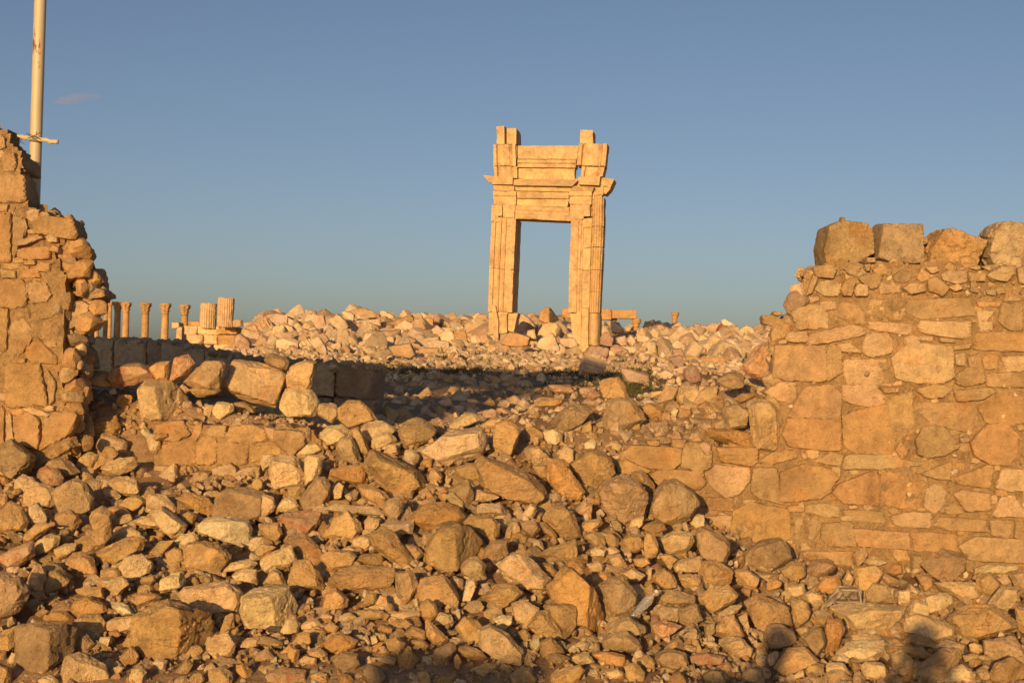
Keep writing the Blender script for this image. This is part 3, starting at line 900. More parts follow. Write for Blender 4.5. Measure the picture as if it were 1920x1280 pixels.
def stone_mat(name, src, scale=1.0, bump=.35, patina=.7, dust=.35, veins=0.0, blotch=0.0):
    """weathered limestone: mottling, grey-brown patina, pale dust, pits and small cracks. src: 'object' takes the object's colour, 'tint' the mesh's"""
    m, nt = nodes(name); g = NT(nt)
    tc = g.n('ShaderNodeTexCoord'); oi = g.n('ShaderNodeObjectInfo')
    off = g.n('ShaderNodeVectorMath'); off.operation = 'ADD'
    rn = g.n('ShaderNodeCombineXYZ')
    g.l(g.math('MULTIPLY', oi.outputs['Random'], 37.0), rn.inputs[0]); g.l(g.math('MULTIPLY', oi.outputs['Random'], 91.0), rn.inputs[1])
    g.l(tc.outputs['Object'], off.inputs[0]); g.l(rn.outputs[0], off.inputs[1])
    v = off.outputs[0]
    if src == 'object': base = oi.outputs['Color']
    else:
        a = g.n('ShaderNodeVertexColor'); a.layer_name = 'tint'; base = a.outputs['Color']
    big = g.noise(v, 5 * scale, 4, .6, .4); mid = g.noise(v, 19 * scale, 5, .65); fine = g.noise(v, 95 * scale, 5, .7)
    c = g.mix(1.0, base, g.ramp(big, [(.28, (.76, .74, .72)), (.5, (1, 1, 1)), (.74, (1.18, 1.12, 1.02))]), 'MULTIPLY')
    c = g.mix(1.0, c, g.ramp(mid, [(.28, (.78, .73, .67)), (.5, (1, 1, 1)), (.72, (1.18, 1.16, 1.12))]), 'MULTIPLY')
    c = g.mix(1.0, c, g.ramp(fine, [(.3, .78), (.5, 1.0), (.7, 1.15)]), 'MULTIPLY')
    pm = g.ramp(g.noise(v, 3.1 * scale, 5, .62, .8), [(.50, 0.0), (.60, 1.0)])
    pm = g.math('MULTIPLY', pm, patina)
    c = g.mix(pm, c, g.mix(1.0, c, (.66, .635, .62), 'MULTIPLY'))
    rust = g.math('MULTIPLY', g.ramp(g.noise(v, 4.3 * scale, 3, .5), [(.58, 0.0), (.72, 1.0)]), .5)
    c = g.mix(rust, c, g.mix(1.0, c, (1.05, .76, .50), 'MULTIPLY'))
    if veins:
        vm = g.ramp(g.noise(v, 8 * scale, 5, .6, 1.6), [(.52, 0.0), (.60, 1.0)])
        c = g.mix(g.math('MULTIPLY', vm, veins), c, (.46, .17, .09))
    if blotch:
        bmx = g.ramp(g.noise(v, 16, 4, .6, .5), [(.50, 0.0), (.56, 1.0)])
        c = g.mix(g.math('MULTIPLY', bmx, blotch), c, (.03, .028, .025))
    geo = g.n('ShaderNodeNewGeometry'); sp = g.n('ShaderNodeSeparateXYZ'); g.l(geo.outputs['Normal'], sp.inputs[0])
    dm = g.math('MULTIPLY', g.math('MULTIPLY', g.ramp(sp.outputs[2], [(.35, 0.0), (.85, 1.0)]), g.ramp(mid, [(.35, 0.0), (.6, 1.0)])), dust)
    c = g.mix(dm, c, (.40, .285, .16))
    b = g.n('ShaderNodeBsdfPrincipled'); b.inputs['Roughness'].default_value = .92
    b.inputs['Specular IOR Level'].default_value = .18
    g.l(c, b.inputs['Base Color'])
    vo = g.n('ShaderNodeTexVoronoi'); vo.feature = 'DISTANCE_TO_EDGE'; vo.inputs['Scale'].default_value = 7 * scale
    wv = g.n('ShaderNodeVectorMath'); wv.operation = 'MULTIPLY_ADD'
    nv = g.n('ShaderNodeTexNoise'); nv.inputs['Scale'].default_value = 6 * scale; nv.inputs['Detail'].default_value = 4; g.l(v, nv.inputs['Vector'])
    g.l(nv.outputs['Color'], wv.inputs[0]); wv.inputs[1].default_value = (.35, .35, .35); g.l(v, wv.inputs[2]); g.l(wv.outputs[0], vo.inputs['Vector'])
    crack = g.ramp(vo.outputs['Distance'], [(0.0, 0.0), (.022, 1.0)])
    crm = g.ramp(g.noise(v, 3.7 * scale, 2), [(.50, 0.0), (.62, 1.0)])
    crack = g.math('MAXIMUM', crack, g.math('SUBTRACT', 1.0, crm))
    h = g.math('ADD', g.math('MULTIPLY', mid, .55), g.math('MULTIPLY', fine, .28))
    h = g.math('ADD', h, g.math('MULTIPLY', g.noise(v, 42 * scale, 6, .72, .3), .5))
    h = g.math('ADD', h, g.math('MULTIPLY', crack, .22))
    pit = g.ramp(g.noise(v, 60 * scale, 2, .5), [(.28, 0.0), (.38, 1.0)])
    h = g.math('ADD', h, g.math('MULTIPLY', pit, .25))
    bu = g.n('ShaderNodeBump'); bu.inputs['Strength'].default_value = bump; bu.inputs['Distance'].default_value = .055 / scale
    g.l(h, bu.inputs['Height']); g.l(bu.outputs[0], b.inputs['Normal'])
    out = g.n('ShaderNodeOutputMaterial'); g.l(b.outputs[0], out.inputs[0])
    return m
def simple_mat(name, col, rough=.8, bump=0, scale=20, var=.15, metallic=0):
    m, nt = nodes(name); g = NT(nt); tc = g.n('ShaderNodeTexCoord')
    n = g.noise(tc.outputs['Object'], scale, 5, .6)
    c = g.mix(1.0, tuple(col), g.ramp(n, [(.3, 1 - var), (.7, 1 + var)]), 'MULTIPLY')
    b = g.n('ShaderNodeBsdfPrincipled'); b.inputs['Roughness'].default_value = rough; b.inputs['Metallic'].default_value = metallic
    b.inputs['Specular IOR Level'].default_value = .25
    g.l(c, b.inputs['Base Color'])
    if bump:
        bu = g.n('ShaderNodeBump'); bu.inputs['Strength'].default_value = bump; bu.inputs['Distance'].default_value = .02
        g.l(n, bu.inputs['Height']); g.l(bu.outputs[0], b.inputs['Normal'])
    out = g.n('ShaderNodeOutputMaterial'); g.l(b.outputs[0], out.inputs[0])
    return m
M_STONE = stone_mat('limestone', 'object', 1, .78)
M_VEIN = stone_mat('veined_limestone', 'object', 1, .78, veins=.75)
M_BURNT = stone_mat('burnt_limestone', 'object', 1, .78, blotch=.95)
M_WALL = stone_mat('masonry_stone', 'tint', .9, .6, patina=.3, dust=.4)
M_RUBBLE = stone_mat('small_rubble', 'tint', 1.1, .8, patina=.5)
M_FAR = stone_mat('fallen_temple_stone', 'object', .28, .6, patina=.2)
M_FARV = stone_mat('veined_temple_stone', 'object', .28, .9, patina=.3, veins=.7)
M_FARR = stone_mat('far_rubble', 'tint', .35, .6, patina=.15, dust=.2)
M_ARCH = stone_mat('carved_limestone', 'tint', .45, .35, patina=.45, dust=.1)
def earth_mat():
    m, nt = nodes('dry_earth'); g = NT(nt); tc = g.n('ShaderNodeTexCoord'); v = tc.outputs['Object']
    a = g.noise(v, .9, 5, .6); b_ = g.noise(v, 14, 6, .7); c_ = g.noise(v, 70, 4, .75)
    c = g.ramp(a, [(.3, (.26, .165, .085)), (.5, (.32, .205, .11)), (.7, (.38, .26, .15))])
    c = g.mix(1.0, c, g.ramp(b_, [(.3, .68), (.5, 1.0), (.72, 1.25)]), 'MULTIPLY')
    c = g.mix(1.0, c, g.ramp(c_, [(.3, .70), (.5, 1.0), (.7, 1.28)]), 'MULTIPLY')
    vo = g.n('ShaderNodeTexVoronoi'); vo.inputs['Scale'].default_value = 38; g.l(v, vo.inputs['Vector'])
    chip = g.ramp(vo.outputs['Distance'], [(.16, 1.0), (.26, 0.0)])
    c = g.mix(g.math('MULTIPLY', chip, .55), c, (.46, .34, .20))
    b = g.n('ShaderNodeBsdfPrincipled'); b.inputs['Roughness'].default_value = .95; b.inputs['Specular IOR Level'].default_value = .1
    g.l(c, b.inputs['Base Color'])
    h = g.math('ADD', g.math('ADD', g.math('MULTIPLY', b_, .8), g.math('MULTIPLY', c_, .4)), g.math('MULTIPLY', chip, .35))
    bu = g.n('ShaderNodeBump'); bu.inputs['Strength'].default_value = .7; bu.inputs['Distance'].default_value = .03
    g.l(h, bu.inputs['Height']); g.l(bu.outputs[0], b.inputs['Normal'])
    out = g.n('ShaderNodeOutputMaterial'); g.l(b.outputs[0], out.inputs[0])
    return m
M_EARTH = earth_mat()
M_MORTAR = stone_mat('earth_mortar', 'tint', 1.6, 1.0, patina=.25, dust=.2)
# ---- ground ----
PX = np.array([-1500, -400, 0, 150, 300, 450, 640, 800, 950, 1050, 1150, 1230, 1330, 1420, 1600, 1920, 2400, 3500], float)
ROWS = {
    6.0: [0.0] * 18,
    7.15: [0.0] * 18,
    10.15: [.6, .8, 1.0, .95, .92, .88, 1.05, 1.13, 1.08, 1.0, .92, .82, .62, .45, .33, .30, .3, .3],
    10.55: [.9, 1.0, 1.25, 1.30, 1.33, 1.27, 1.12, 1.17, 1.17, 1.20, 1.18, 1.15, 1.15, 1.15, .5, .4, .4, .4],
    11.2: [1.0, 1.0, 1.2, 1.37, 1.36, 1.28, 1.15, 1.18, 1.24, 1.36, 1.41, 1.38, 1.47, 1.58, 1.1, .8, .6, .6],
    12.1: [.95, .95, 1.0, 1.05, 1.05, 1.03, 1.0, 1.0, 1.02, 1.1, 1.12, 1.15, 1.25, 1.4, 1.1, .95, .9, .9],
    13.2: [.92, .92, .92, .92, .92, .92, .92, .92, .92, .95, .98, 1.0, 1.1, 1.15, 1.0, .95, .92, .92],
}
RY = np.array(sorted(ROWS)); RZ = np.array([ROWS[y] for y in sorted(ROWS)])
FY = np.array([13.2, 19, 22, 26, 32, 38, 48, 65, 80, 90, 95, 103, 125, 160])
FZ = np.array([.92, .95, 1.0, 1.13, 1.32, 1.50, 1.83, 2.57, 3.45, 4.1, 4.35, 4.1, .6, 0])
def height(X, Y):
    X = np.asarray(X, float); Y = np.asarray(Y, float); sh = np.broadcast(X, Y).shape
    X = np.broadcast_to(X, sh).ravel(); Y = np.broadcast_to(Y, sh).ravel()
    Ys = np.maximum(Y, 4.0); px = 960 + F * X / Ys
    rows = np.array([np.interp(px, PX, r) for r in RZ])
    t = np.interp(Ys, RY, np.arange(len(RY))); i = np.clip(np.floor(t).astype(int), 0, len(RY) - 2); f = t - i
    f = np.where(i == 1, f ** 1.05, f)
    z = rows[i, np.arange(len(px))] * (1 - f) + rows[i + 1, np.arange(len(px))] * f
    far = np.interp(Ys, FY, FZ)
    lim = 1.65 + .004 * Ys; w = np.clip((px - 430) / 70, 0, 1)
    far = np.where(far > lim, lim + (far - lim) * w, far)
    z = np.where(Ys > 13.2, far, z)
    w = np.clip((Y - 4) / 2, 0, 1) * np.clip((900 - np.abs(px - 960) / 6) / 300, 0, 1)
    z = z * np.where(Y < 6, 0, 1) 
    z = z - .8 * np.exp(-((X - 2.5) / 4.5) ** 2 - ((Y - 67) / 6) ** 2)
    p = np.stack([X, Y, np.zeros_like(X)], 1)
    amp = np.clip(.02 + .0035 * np.maximum(Y - 12, 0), .02, .25)
    amp = np.where(Y > 150, .5, amp)
    z = z + fbm(p * .55, 3) * amp * 1.2 + fbm(p * 2.3 + 5, 3) * np.minimum(amp, .10) + fbm(p * 9 + 3, 2) * .012 * (Y < 40)
    return z.reshape(sh)
def hit(px, py, ymin=6.4, ymax=11.2):
    """distance at which the ray through a pixel meets the ground, kept between ymin and ymax"""
    d = ray(px, py); t = np.concatenate([np.arange(ymin, 14, .02), np.arange(14, 130, .25)])
    t = t[t <= ymax + .26]
    P = EYE[None] + d[None] * t[:, None]
    below = np.nonzero(P[:, 2] <= height(P[:, 0], P[:, 1]))[0]
    return float(t[below[0]]) if len(below) else ymax
def lowered(X, Y):
    """the earth itself lies a little below the level at which the stones of the heap are bedded"""
    px = 960 + F * X / np.maximum(Y, 4)
    k = np.clip((Y - 7.3) / .6, 0, 1) * np.clip((10.5 - Y) / .4, 0, 1)
    return height(X, Y) - .065 * k
def build_ground():
    th = np.concatenate([np.arange(-180, -60, 6), np.arange(-60, -26, 1.5), np.arange(-26, 26, .14), np.arange(26, 60, 1.5), np.arange(60, 180, 6)])
    r = np.concatenate([[.02], np.arange(.8, 6, .4), np.arange(6, 13.5, .035), 13.5 * 1.0125 ** np.arange(0, 190), np.geomspace(150, 9000, 36)])
    T, R_ = np.meshgrid(np.radians(th), r)
    X = R_ * np.sin(T); Y = R_ * np.cos(T); Z = lowered(X, Y)
    v = np.stack([X.ravel(), Y.ravel(), Z.ravel()], 1)
    n, m = T.shape; idx = np.arange(n * m).reshape(n, m); j2 = np.roll(idx, -1, axis=1)
    f = np.stack([idx[:-1], j2[:-1], j2[1:], idx[1:]], -1).reshape(-1, 4)
    me = make_mesh('ground', v, f)
    return tag(link('ground', me, M_EARTH), kind='structure')
ground = build_ground()

# ---- the stones of the heap: the ones one can tell apart ----
heap = parse(HEAP)
MATS = {'r': M_VEIN, 'k': M_BURNT, 'x': M_FARV}
def size_px(s):
    h = hull(s['pts']); return np.ptp(h[:, 0]), np.ptp(h[:, 1])
for i, s in enumerate(heap):
    w, h = size_px(s); c, area = centre(s['pts']); s['ti'] = i
    yb = s['pts'][:, 1].max()
    Yc = s['Yv'] or hit(c[0], c[1] + (yb - c[1]) * .8, ymax=10.5 if s['tile'] == TILES['J'] else 10.75 if s['tile'] == TILES['K'] else 11.2)
    k = Yc / F
    dep = .82 * math.sqrt(w * h) * k
    if s['rx']: dep = max(dep, min(2 * (s['pts'][:, 0].max() - s['rx']) * k / .85, 1.5 * w * k))
    Y = Yc + dep * .22
    sub = 5 if w * h > 2600 else 4
    s['pts'] = c + (s['pts'] - c) * 1.06
    place_stone('boulder' if area > 3000 or s['short'] and area > 1500 else 'rubble_stone', s, Y, dep, MATS.get(s['tone'], M_STONE), 100 + i, sub=sub,
                tilt=(3, 22) if s['rx'] else (5, 34), facets=1 if s['rx'] else 2, chips=1, front=(3, 27), rough=.85)
# ---- gaps in the heap: more single stones until three hundred, then loose small rubble ----
mask = np.zeros((640, 960), bool)          # half-size picture, True where an outlined stone or wall covers it
yy, xx = np.mgrid[0:640, 0:960] * 2.0
def cover(pts, grow=0):
    h = hull(pts); x0, y0 = h.min(0) - grow; x1, y1 = h.max(0) + grow
    ix0, ix1 = max(0, int(x0 / 2)), min(960, int(x1 / 2) + 1); iy0, iy1 = max(0, int(y0 / 2)), min(640, int(y1 / 2) + 1)
    if ix0 >= ix1 or iy0 >= iy1: return
    X, Y = xx[iy0:iy1, ix0:ix1], yy[iy0:iy1, ix0:ix1]; ok = np.ones(X.shape, bool)
    for k in range(len(h)):
        a, b = h[k], h[(k + 1) % len(h)]; e = b - a; n = np.array([e[1], -e[0]]) / (np.linalg.norm(e) + 1e-9)
        ok &= (X - a[0]) * n[0] + (Y - a[1]) * n[1] <= grow
    mask[iy0:iy1, ix0:ix1] |= ok
for s in heap: cover(s['pts'])
def heap_top(px):                          # the picture row where loose stones begin, per column
    return np.interp(px, [0, 150, 300, 480, 520, 640, 900, 1040, 1160, 1180, 1250, 1330, 1390, 1450, 1650, 1920],
                     [880, 880, 905, 900, 850, 800, 800, 780, 810, 900, 930, 960, 1010, 1060, 1070, 1050])
extra = []
rs = np.random.RandomState(5)
N_LEFT = 300 - sum(s['obj'].name.startswith('rubble_stone') for s in heap)
for rad in (26, 22, 19, 16, 14, 12, 10):
    for t in range(900):
        if len(extra) >= N_LEFT: break
        x, y = rs.uniform(-5, 1925), rs.uniform(780, 1290)
        if y < heap_top(x) + rad * .4: continue
        ix, iy = int(x / 2), int(y / 2); q = int(rad * .42)
        if mask[max(0, iy - q):iy + q, max(0, ix - q):ix + q].any() or not (0 <= ix < 960 and 0 <= iy < 640): continue
        n = rs.randint(6, 9); an = np.sort(rs.uniform(0, 2 * math.pi, n)) + np.linspace(0, 1.2, n) * 0
        an = np.linspace(0, 2 * math.pi, n, endpoint=False) + rs.uniform(-.3, .3, n)
        asp = rs.uniform(.62, .95); ro = rs.uniform(-.6, .6)
        P = np.stack([np.cos(an), np.sin(an) * asp], 1) * rad * rs.uniform(.8, 1.15, (n, 1))
        P = P @ np.array([[math.cos(ro), math.sin(ro)], [-math.sin(ro), math.cos(ro)]]) + [x, y]
        s = dict(tone=rs.choice(list('pttoggwpr'), p=[.2, .15, .15, .12, .1, .08, .06, .08, .06]), pts=P, rx=None, short=None, rest=None)
        extra.append(s); cover(P)
for i, s in enumerate(extra):
    w, h = size_px(s); c, _ = centre(s['pts'])
    Yc = hit(c[0], c[1] + h * .35); dep = .8 * math.sqrt(w * h) * Yc / F
    place_stone('rubble_stone', s, Yc + dep * .15, dep, MATS.get(s['tone'], M_STONE), 900 + i, sub=4, facets=2, chips=1, front=(3, 36), rough=.85)
heap += extra
for o_ in [s['obj'] for s in heap]: o_.color = (min(.75, o_.color[0] * 1.17), o_.color[1] * 1.13, o_.color[2] * 1.0, 1)
# prototypes for small stones
def protos(n, sub, seed):
    out = []
    for k in range(n):
        r_ = np.random.RandomState(seed + k); m = r_.randint(6, 9)
        an = np.linspace(0, 2 * math.pi, m, endpoint=False) + r_.uniform(-.3, .3, m)
        P = np.stack([np.cos(an), np.sin(an) * r_.uniform(.6, .95)], 1) * r_.uniform(.8, 1.1, (m, 1))
        out.append(stone(P, r_.uniform(.9, 1.6), seed + k, sub=sub, rough=1.0, chips=3, facets=10))
    return out
def blocks(n, seed):
    """small squared blocks with knocked corners"""
    out = []
    for q in range(n):
        r_ = np.random.RandomState(seed + q); e = np.array([r_.uniform(.8, 1.3), r_.uniform(.5, .9), r_.uniform(.45, .8)])
        out.append(stone(np.array([[-1, -1], [1, -1], [1, 1], [-1, 1]]) * e[[0, 2]] * r_.uniform(.86, 1, (4, 2)), e[1] * 2, seed + q, sub=3, tilt=(0, 8), p=(50, 80), rough=.35, front=(0, 8), chips=2))
    return out
def chunks(n, seed, sub=3):
    """angular broken pieces"""
    out = []
    for q in range(n):
        r_ = np.random.RandomState(seed + q); m = r_.randint(4, 7)
        an = np.linspace(0, 2 * math.pi, m, endpoint=False) + r_.uniform(-.4, .4, m)
        P = np.stack([np.cos(an), np.sin(an) * r_.uniform(.6, .95)], 1) * r_.uniform(.85, 1.15, (m, 1))
        out.append(stone(P, r_.uniform(.8, 1.5), seed + q, sub=sub, rough=.7, chips=2, facets=2))
    return out
def rot_rand(rs, n, flat=.5):
    """random rotation matrices"""
    q = rs.normal(size=(n, 4)); q[:, 0] += flat * 2; q /= np.linalg.norm(q, axis=1)[:, None]
    w, x, y, z = q.T
    return np.stack([1 - 2 * (y * y + z * z), 2 * (x * y - z * w), 2 * (x * z + y * w), 2 * (x * y + z * w), 1 - 2 * (x * x + z * z),
                     2 * (y * z - x * w), 2 * (x * z - y * w), 2 * (y * z + x * w), 1 - 2 * (x * x + y * y)], 1).reshape(-1, 3, 3)
def shards(n, seed, k=15, sub=0):
    """small angular chips: convex hulls of a few points, faces left flat by giving each its own corners"""
    import bmesh
    out = []
    for q in range(n):
        r_ = np.random.RandomState(seed + q); P = r_.normal(size=(k, 3)); P /= np.linalg.norm(P, axis=1)[:, None]
        P = P * r_.uniform(.75, 1.1, (k, 1)) * np.array([r_.uniform(.8, 1.25), r_.uniform(.6, 1), r_.uniform(.45, .85)])
        bm = bmesh.new()
        for p_ in P: bm.verts.new(p_)
        bmesh.ops.convex_hull(bm, input=bm.verts); bmesh.ops.triangulate(bm, faces=bm.faces)
        V = np.array([v.co[:] for f in bm.faces for v in f.verts]); bm.free()
        out.append((V, np.arange(len(V)).reshape(-1, 3)))
    return out
PR3 = shards(30, 5000, 16); PR2 = shards(24, 6000, 20); PR1 = shards(16, 7000, 13)
PRC = chunks(18, 9000)
def pebbles(acc, pos, rad, rs, tones='pttogwgr', PR=None, sink=.1):
    R9 = rot_rand(rs, len(pos)); PR = PR or PR2
    for k in range(len(pos)):
        v, f = PR[rs.randint(len(PR))]
        c = jitter(TONE[tones[rs.randint(len(tones))]], rs, .14)
        acc.add(v @ R9[k].T * rad[k] + pos[k] + [0, 0, rad[k] * sink], f, c)
def scatter(n, x0, x1, y0, y1, rs, dens=None):
    """points on the ground between the azimuths of two picture columns and two distances"""
    px = rs.uniform(x0, x1, n); Y = rs.uniform(y0, y1, n); X = (px - 960) / F * Y
    if dens is not None:
        k = dens(px, Y, X) > rs.rand(n); px, Y, X = px[k], Y[k], X[k]
    return np.stack([X, Y, height(X, Y)], 1)
rs = np.random.RandomState(21)
a = Acc()
big = scatter(1900, -1500, 3400, 7.3, 10.4, rs, lambda p, Y, X: np.where((p > 1500) & (Y > 9.8), .1, 1) * np.where(Y < 7.7, .5, 1))
pebbles(a, big, rs.uniform(.06, .14, len(big)), rs, PR=PRC, sink=-.7, tones='pttoygtpo')
mid_ = scatter(9000, -900, 2800, 7.0, 10.6, rs, lambda p, Y, X: np.where(Y < 7.6, .65, 1) * np.where((p > 90) & (p < 330) & (Y > 9.6), .15, 1))
pebbles(a, mid_, rs.uniform(.012, .045, len(mid_)) * rs.uniform(.7, 1.3, len(mid_)), rs, PR=PR2, sink=-.35, tones='ptpogwtopt')
top_ = scatter(2600, 60, 1500, 10.3, 12.2, rs)
pebbles(a, top_, rs.uniform(.010, .045, len(top_)), rs, PR=PR2, sink=.1, tones='pttogwwrp')
tal = scatter(240, 1150, 1480, 10.5, 12.4, rs)
pebbles(a, tal, rs.uniform(.05, .12, len(tal)), rs, PR=PR3, sink=-.2, tones='pttogwwrp')
fl = scatter(3200, -200, 2200, 6.2, 7.7, rs)
pebbles(a, fl, rs.uniform(.006, .022, len(fl)), rs, PR=PR1, sink=.2)
tag(link('rubble', a.mesh('rubble'), M_RUBBLE), kind='stuff')
# broken stone over the low ground and the mound beyond the breach
a = Acc()
g1 = scatter(5200, -300, 2100, 12.0, 46, rs)
pebbles(a, g1, rs.uniform(.02, .11, len(g1)) * (g1[:, 1] / 24) ** .6, rs, PR=PR1, tones='pptrrwwog')
g2 = scatter(8500, 420, 1750, 40, 97, rs, lambda p, Y, X: np.where((Y > 74) & (np.abs(p - 1178) < 30), .25, 1))
pebbles(a, g2, rs.uniform(.07, .26, len(g2)), rs, PR=PR2, tones='pprrwwwpt', sink=.15)
g3 = scatter(1400, 430, 1700, 56, 100, rs, lambda p, Y, X: np.where((Y < 69.5) & (p > 890) & (p < 1150) | (Y > 72) & (np.abs(p - 1178) < 32), .08, 1))
pebbles(a, g3, rs.uniform(.16, .56, len(g3)) * (.75 + .5 * (fbm(g3 * .12, 2) + .5)), rs, PR=blocks(14, 8000) + chunks(10, 8500), tones='pprwwrpyw', sink=.35)
g5 = scatter(170, 440, 1440, 74, 99, rs, lambda p, Y, X: np.where(np.abs(p - 1178) < 40, 0, 1))
pebbles(a, g5, rs.uniform(.45, .78, len(g5)), rs, PR=blocks(10, 8800), tones='wprpwry', sink=.25)
g4 = scatter(900, 560, 1500, 15, 46, rs)
pebbles(a, g4, rs.uniform(.05, .2, len(g4)), rs, PR=PRC, tones='pprrwtgt', sink=.0)
tag(link('distant_rubble', a.mesh('distant_rubble'), M_FARR), kind='stuff')
# ---- masonry walls ----
def inside(poly, X, Y):
    r = np.zeros(X.shape, bool); n = len(poly)
    for i in range(n):
        (x0, y0), (x1, y1) = poly[i], poly[(i + 1) % n]
        if y0 == y1: continue
        c = ((y0 > Y) != (y1 > Y)) & (X < (x1 - x0) * (Y - y0) / (y1 - y0) + x0)
        r ^= c
    return r
def core(acc, outline, Y0, thick, col, res=.03, seed=0, rough=.02, back_dx=0.0, wobble=.06):
    """wall body: a slab with the outline given in photo pixels, lying in the plane at distance Y0"""
    P = np.array([at(x, y, Y0)[[0, 2]] for x, y in outline])
    x0, z0 = P.min(0) - res; x1, z1 = P.max(0) + res
    xs = np.arange(x0, x1, res); zs = np.arange(max(z0, -.3), z1, res)
    X, Z = np.meshgrid(xs, zs)
    q = np.stack([X.ravel(), np.zeros(X.size), Z.ravel()], 1)
    wob = fbm(q * 6 + seed, 3).reshape(X.shape) * wobble
    cell = inside(P, X[:-1, :-1] + res / 2 + wob[:-1, :-1], Z[:-1, :-1] + res / 2 + wob[:-1, 1:])
    n, m = X.shape; idx = np.arange(n * m).reshape(n, m)
    used = np.zeros((n, m), bool); used[:-1, :-1] |= cell; used[1:, :-1] |= cell; used[:-1, 1:] |= cell; used[1:, 1:] |= cell
    jx = fbm(q * 13 + 3, 2).reshape(X.shape) * res * .9; jz = fbm(q * 13 + 17, 2).reshape(X.shape) * res * .9
    yf = (fbm(q * 2.5 + seed, 4) * rough * 1.2 + fbm(q * 16 + seed, 3) * rough * .9 + ridge(q * 30 + seed, 2) * rough * .25).reshape(X.shape)
    yb = (fbm(q * 3.5 + seed + 9, 3) * rough * 3).reshape(X.shape)
    vf = np.stack([X + jx, Y0 + yf, Z + jz], -1).reshape(-1, 3); vb = np.stack([X + jx + back_dx, Y0 + thick + yb, Z + jz], -1).reshape(-1, 3)
    a, b, c, d = idx[:-1, :-1][cell], idx[:-1, 1:][cell], idx[1:, 1:][cell], idx[1:, :-1][cell]
    N = n * m
    F_ = [np.stack([a, b, c, d], 1), np.stack([d, c, b, a], 1) + N]
    pad = np.pad(cell, 1)
    for dy, dx, (i0, i1) in ((-1, 0, ((0, 0), (0, 1))), (1, 0, ((1, 1), (1, 0))), (0, -1, ((1, 0), (0, 0))), (0, 1, ((0, 1), (1, 1)))):
        edge = cell & ~pad[1 + dy:pad.shape[0] - 1 + dy, 1 + dx:pad.shape[1] - 1 + dx]
        r, c_ = np.nonzero(edge)
        e0 = idx[r + i0[0], c_ + i0[1]]; e1 = idx[r + i1[0], c_ + i1[1]]
        F_.append(np.stack([e1, e0, e0 + N, e1 + N], 1))
    f = np.concatenate(F_); v = np.concatenate([vf, vb])
    keep = np.unique(f); mp = -np.ones(len(v), int); mp[keep] = np.arange(len(keep))
    cc = np.array(col) * (1 + .18 * fbm(v[keep] * 3, 3)[:, None])
    acc.add(v[keep], mp[f], cc)
    return P
def wall_stone(acc, s, Y, depth, seed, proud, sub=4, rough=.55):
    c, area = centre(s['pts']); s['c'] = c
    k = np.dot(at(c[0], c[1], Y) - EYE, FWD) / F
    rs = np.random.RandomState(seed)
    tone = {'g': (.36, .25, .13), 'd': (.25, .18, .11), 'w': (.49, .37, .205)}.get(s['tone'], TONE[s['tone']])
    C = at(c[0], c[1], Y) + np.array([0, depth / 2 - proud - rs.uniform(-.012, .02), 0])
    poly = (s['pts'] - c) * np.array([k, -k]) * 1.06
    V, f = stone(poly, depth, seed, sub=sub, tilt=(1, 7), p=(110, 180), rough=rough, front=(0, 3), chips=0, ey=.8)
    W = V[:, :1] * RIGHT + V[:, 1:2] * np.array([0, 1, 0]) + V[:, 2:3] * UP
    acc.add(C + W, f, jitter(tuple(.93 * (.58 * a_ + .42 * b_) for a_, b_ in zip(tone, (.47, .31, .145))), rs, .07))
def courses(acc, x0, x1, z0, z1, Y0, seed, ok=lambda x, z: True, hr=(.26, .46)):
    """fills a stretch of wall beyond the picture with coursed stones"""
    rs = np.random.RandomState(seed); z = z0
    while z < z1:
        h = rs.uniform(*hr); x = x0 + rs.uniform(-.05, 0)
        while x < x1:
            w = rs.uniform(.3, .8)
            if ok(x + w / 2, z + h / 2):
                q = np.array([[-w/2, -h/2], [w/2, -h/2], [w/2, h/2], [-w/2, h/2]]) * 1.0 + rs.uniform(-.03, .03, (4, 2))
                V, f = stone(q, .3, rs.randint(1e6), sub=3, tilt=(3, 12), p=(34, 60), rough=.5, front=(0, 4), chips=0, ey=.8)
                acc.add(V + [x + w / 2, Y0 + .12, z + h / 2], f, jitter(TONE[rs.choice(list('ttopy'))], rs, .07))
            x += w
        z += h
MORT = (.45, .30, .145)
def edge_rubble(acc, pts, Y0, thick, n, seed, r=(.04, .12), tones='ptopgtto', PR=None, dx=0.0):
    """core stones along a broken edge, all through the wall's thickness"""
    rs = np.random.RandomState(seed); pts = np.array(pts, float)
    seg = np.linalg.norm(np.diff(pts, axis=0), axis=1); cs = np.concatenate([[0], np.cumsum(seg)])
    pos = []
    for k in range(n):
        t = rs.uniform(0, cs[-1]); x = np.interp(t, cs, pts[:, 0]); y = np.interp(t, cs, pts[:, 1])
        Y = Y0 + rs.uniform(.0, thick); C = at(x, y, Y0); C[1] = Y; C[0] += dx * (Y - Y0)
        pos.append(C + [rs.uniform(-.03, .01), 0, rs.uniform(-.05, .01)])
    pebbles(acc, np.array(pos), rs.uniform(*r, n), rs, tones, PR or PRC, -.2)
def wall(name, label, loc):
    return tag(thing(name, loc, label, 'wall'), kind='thing')
YW = 10.2
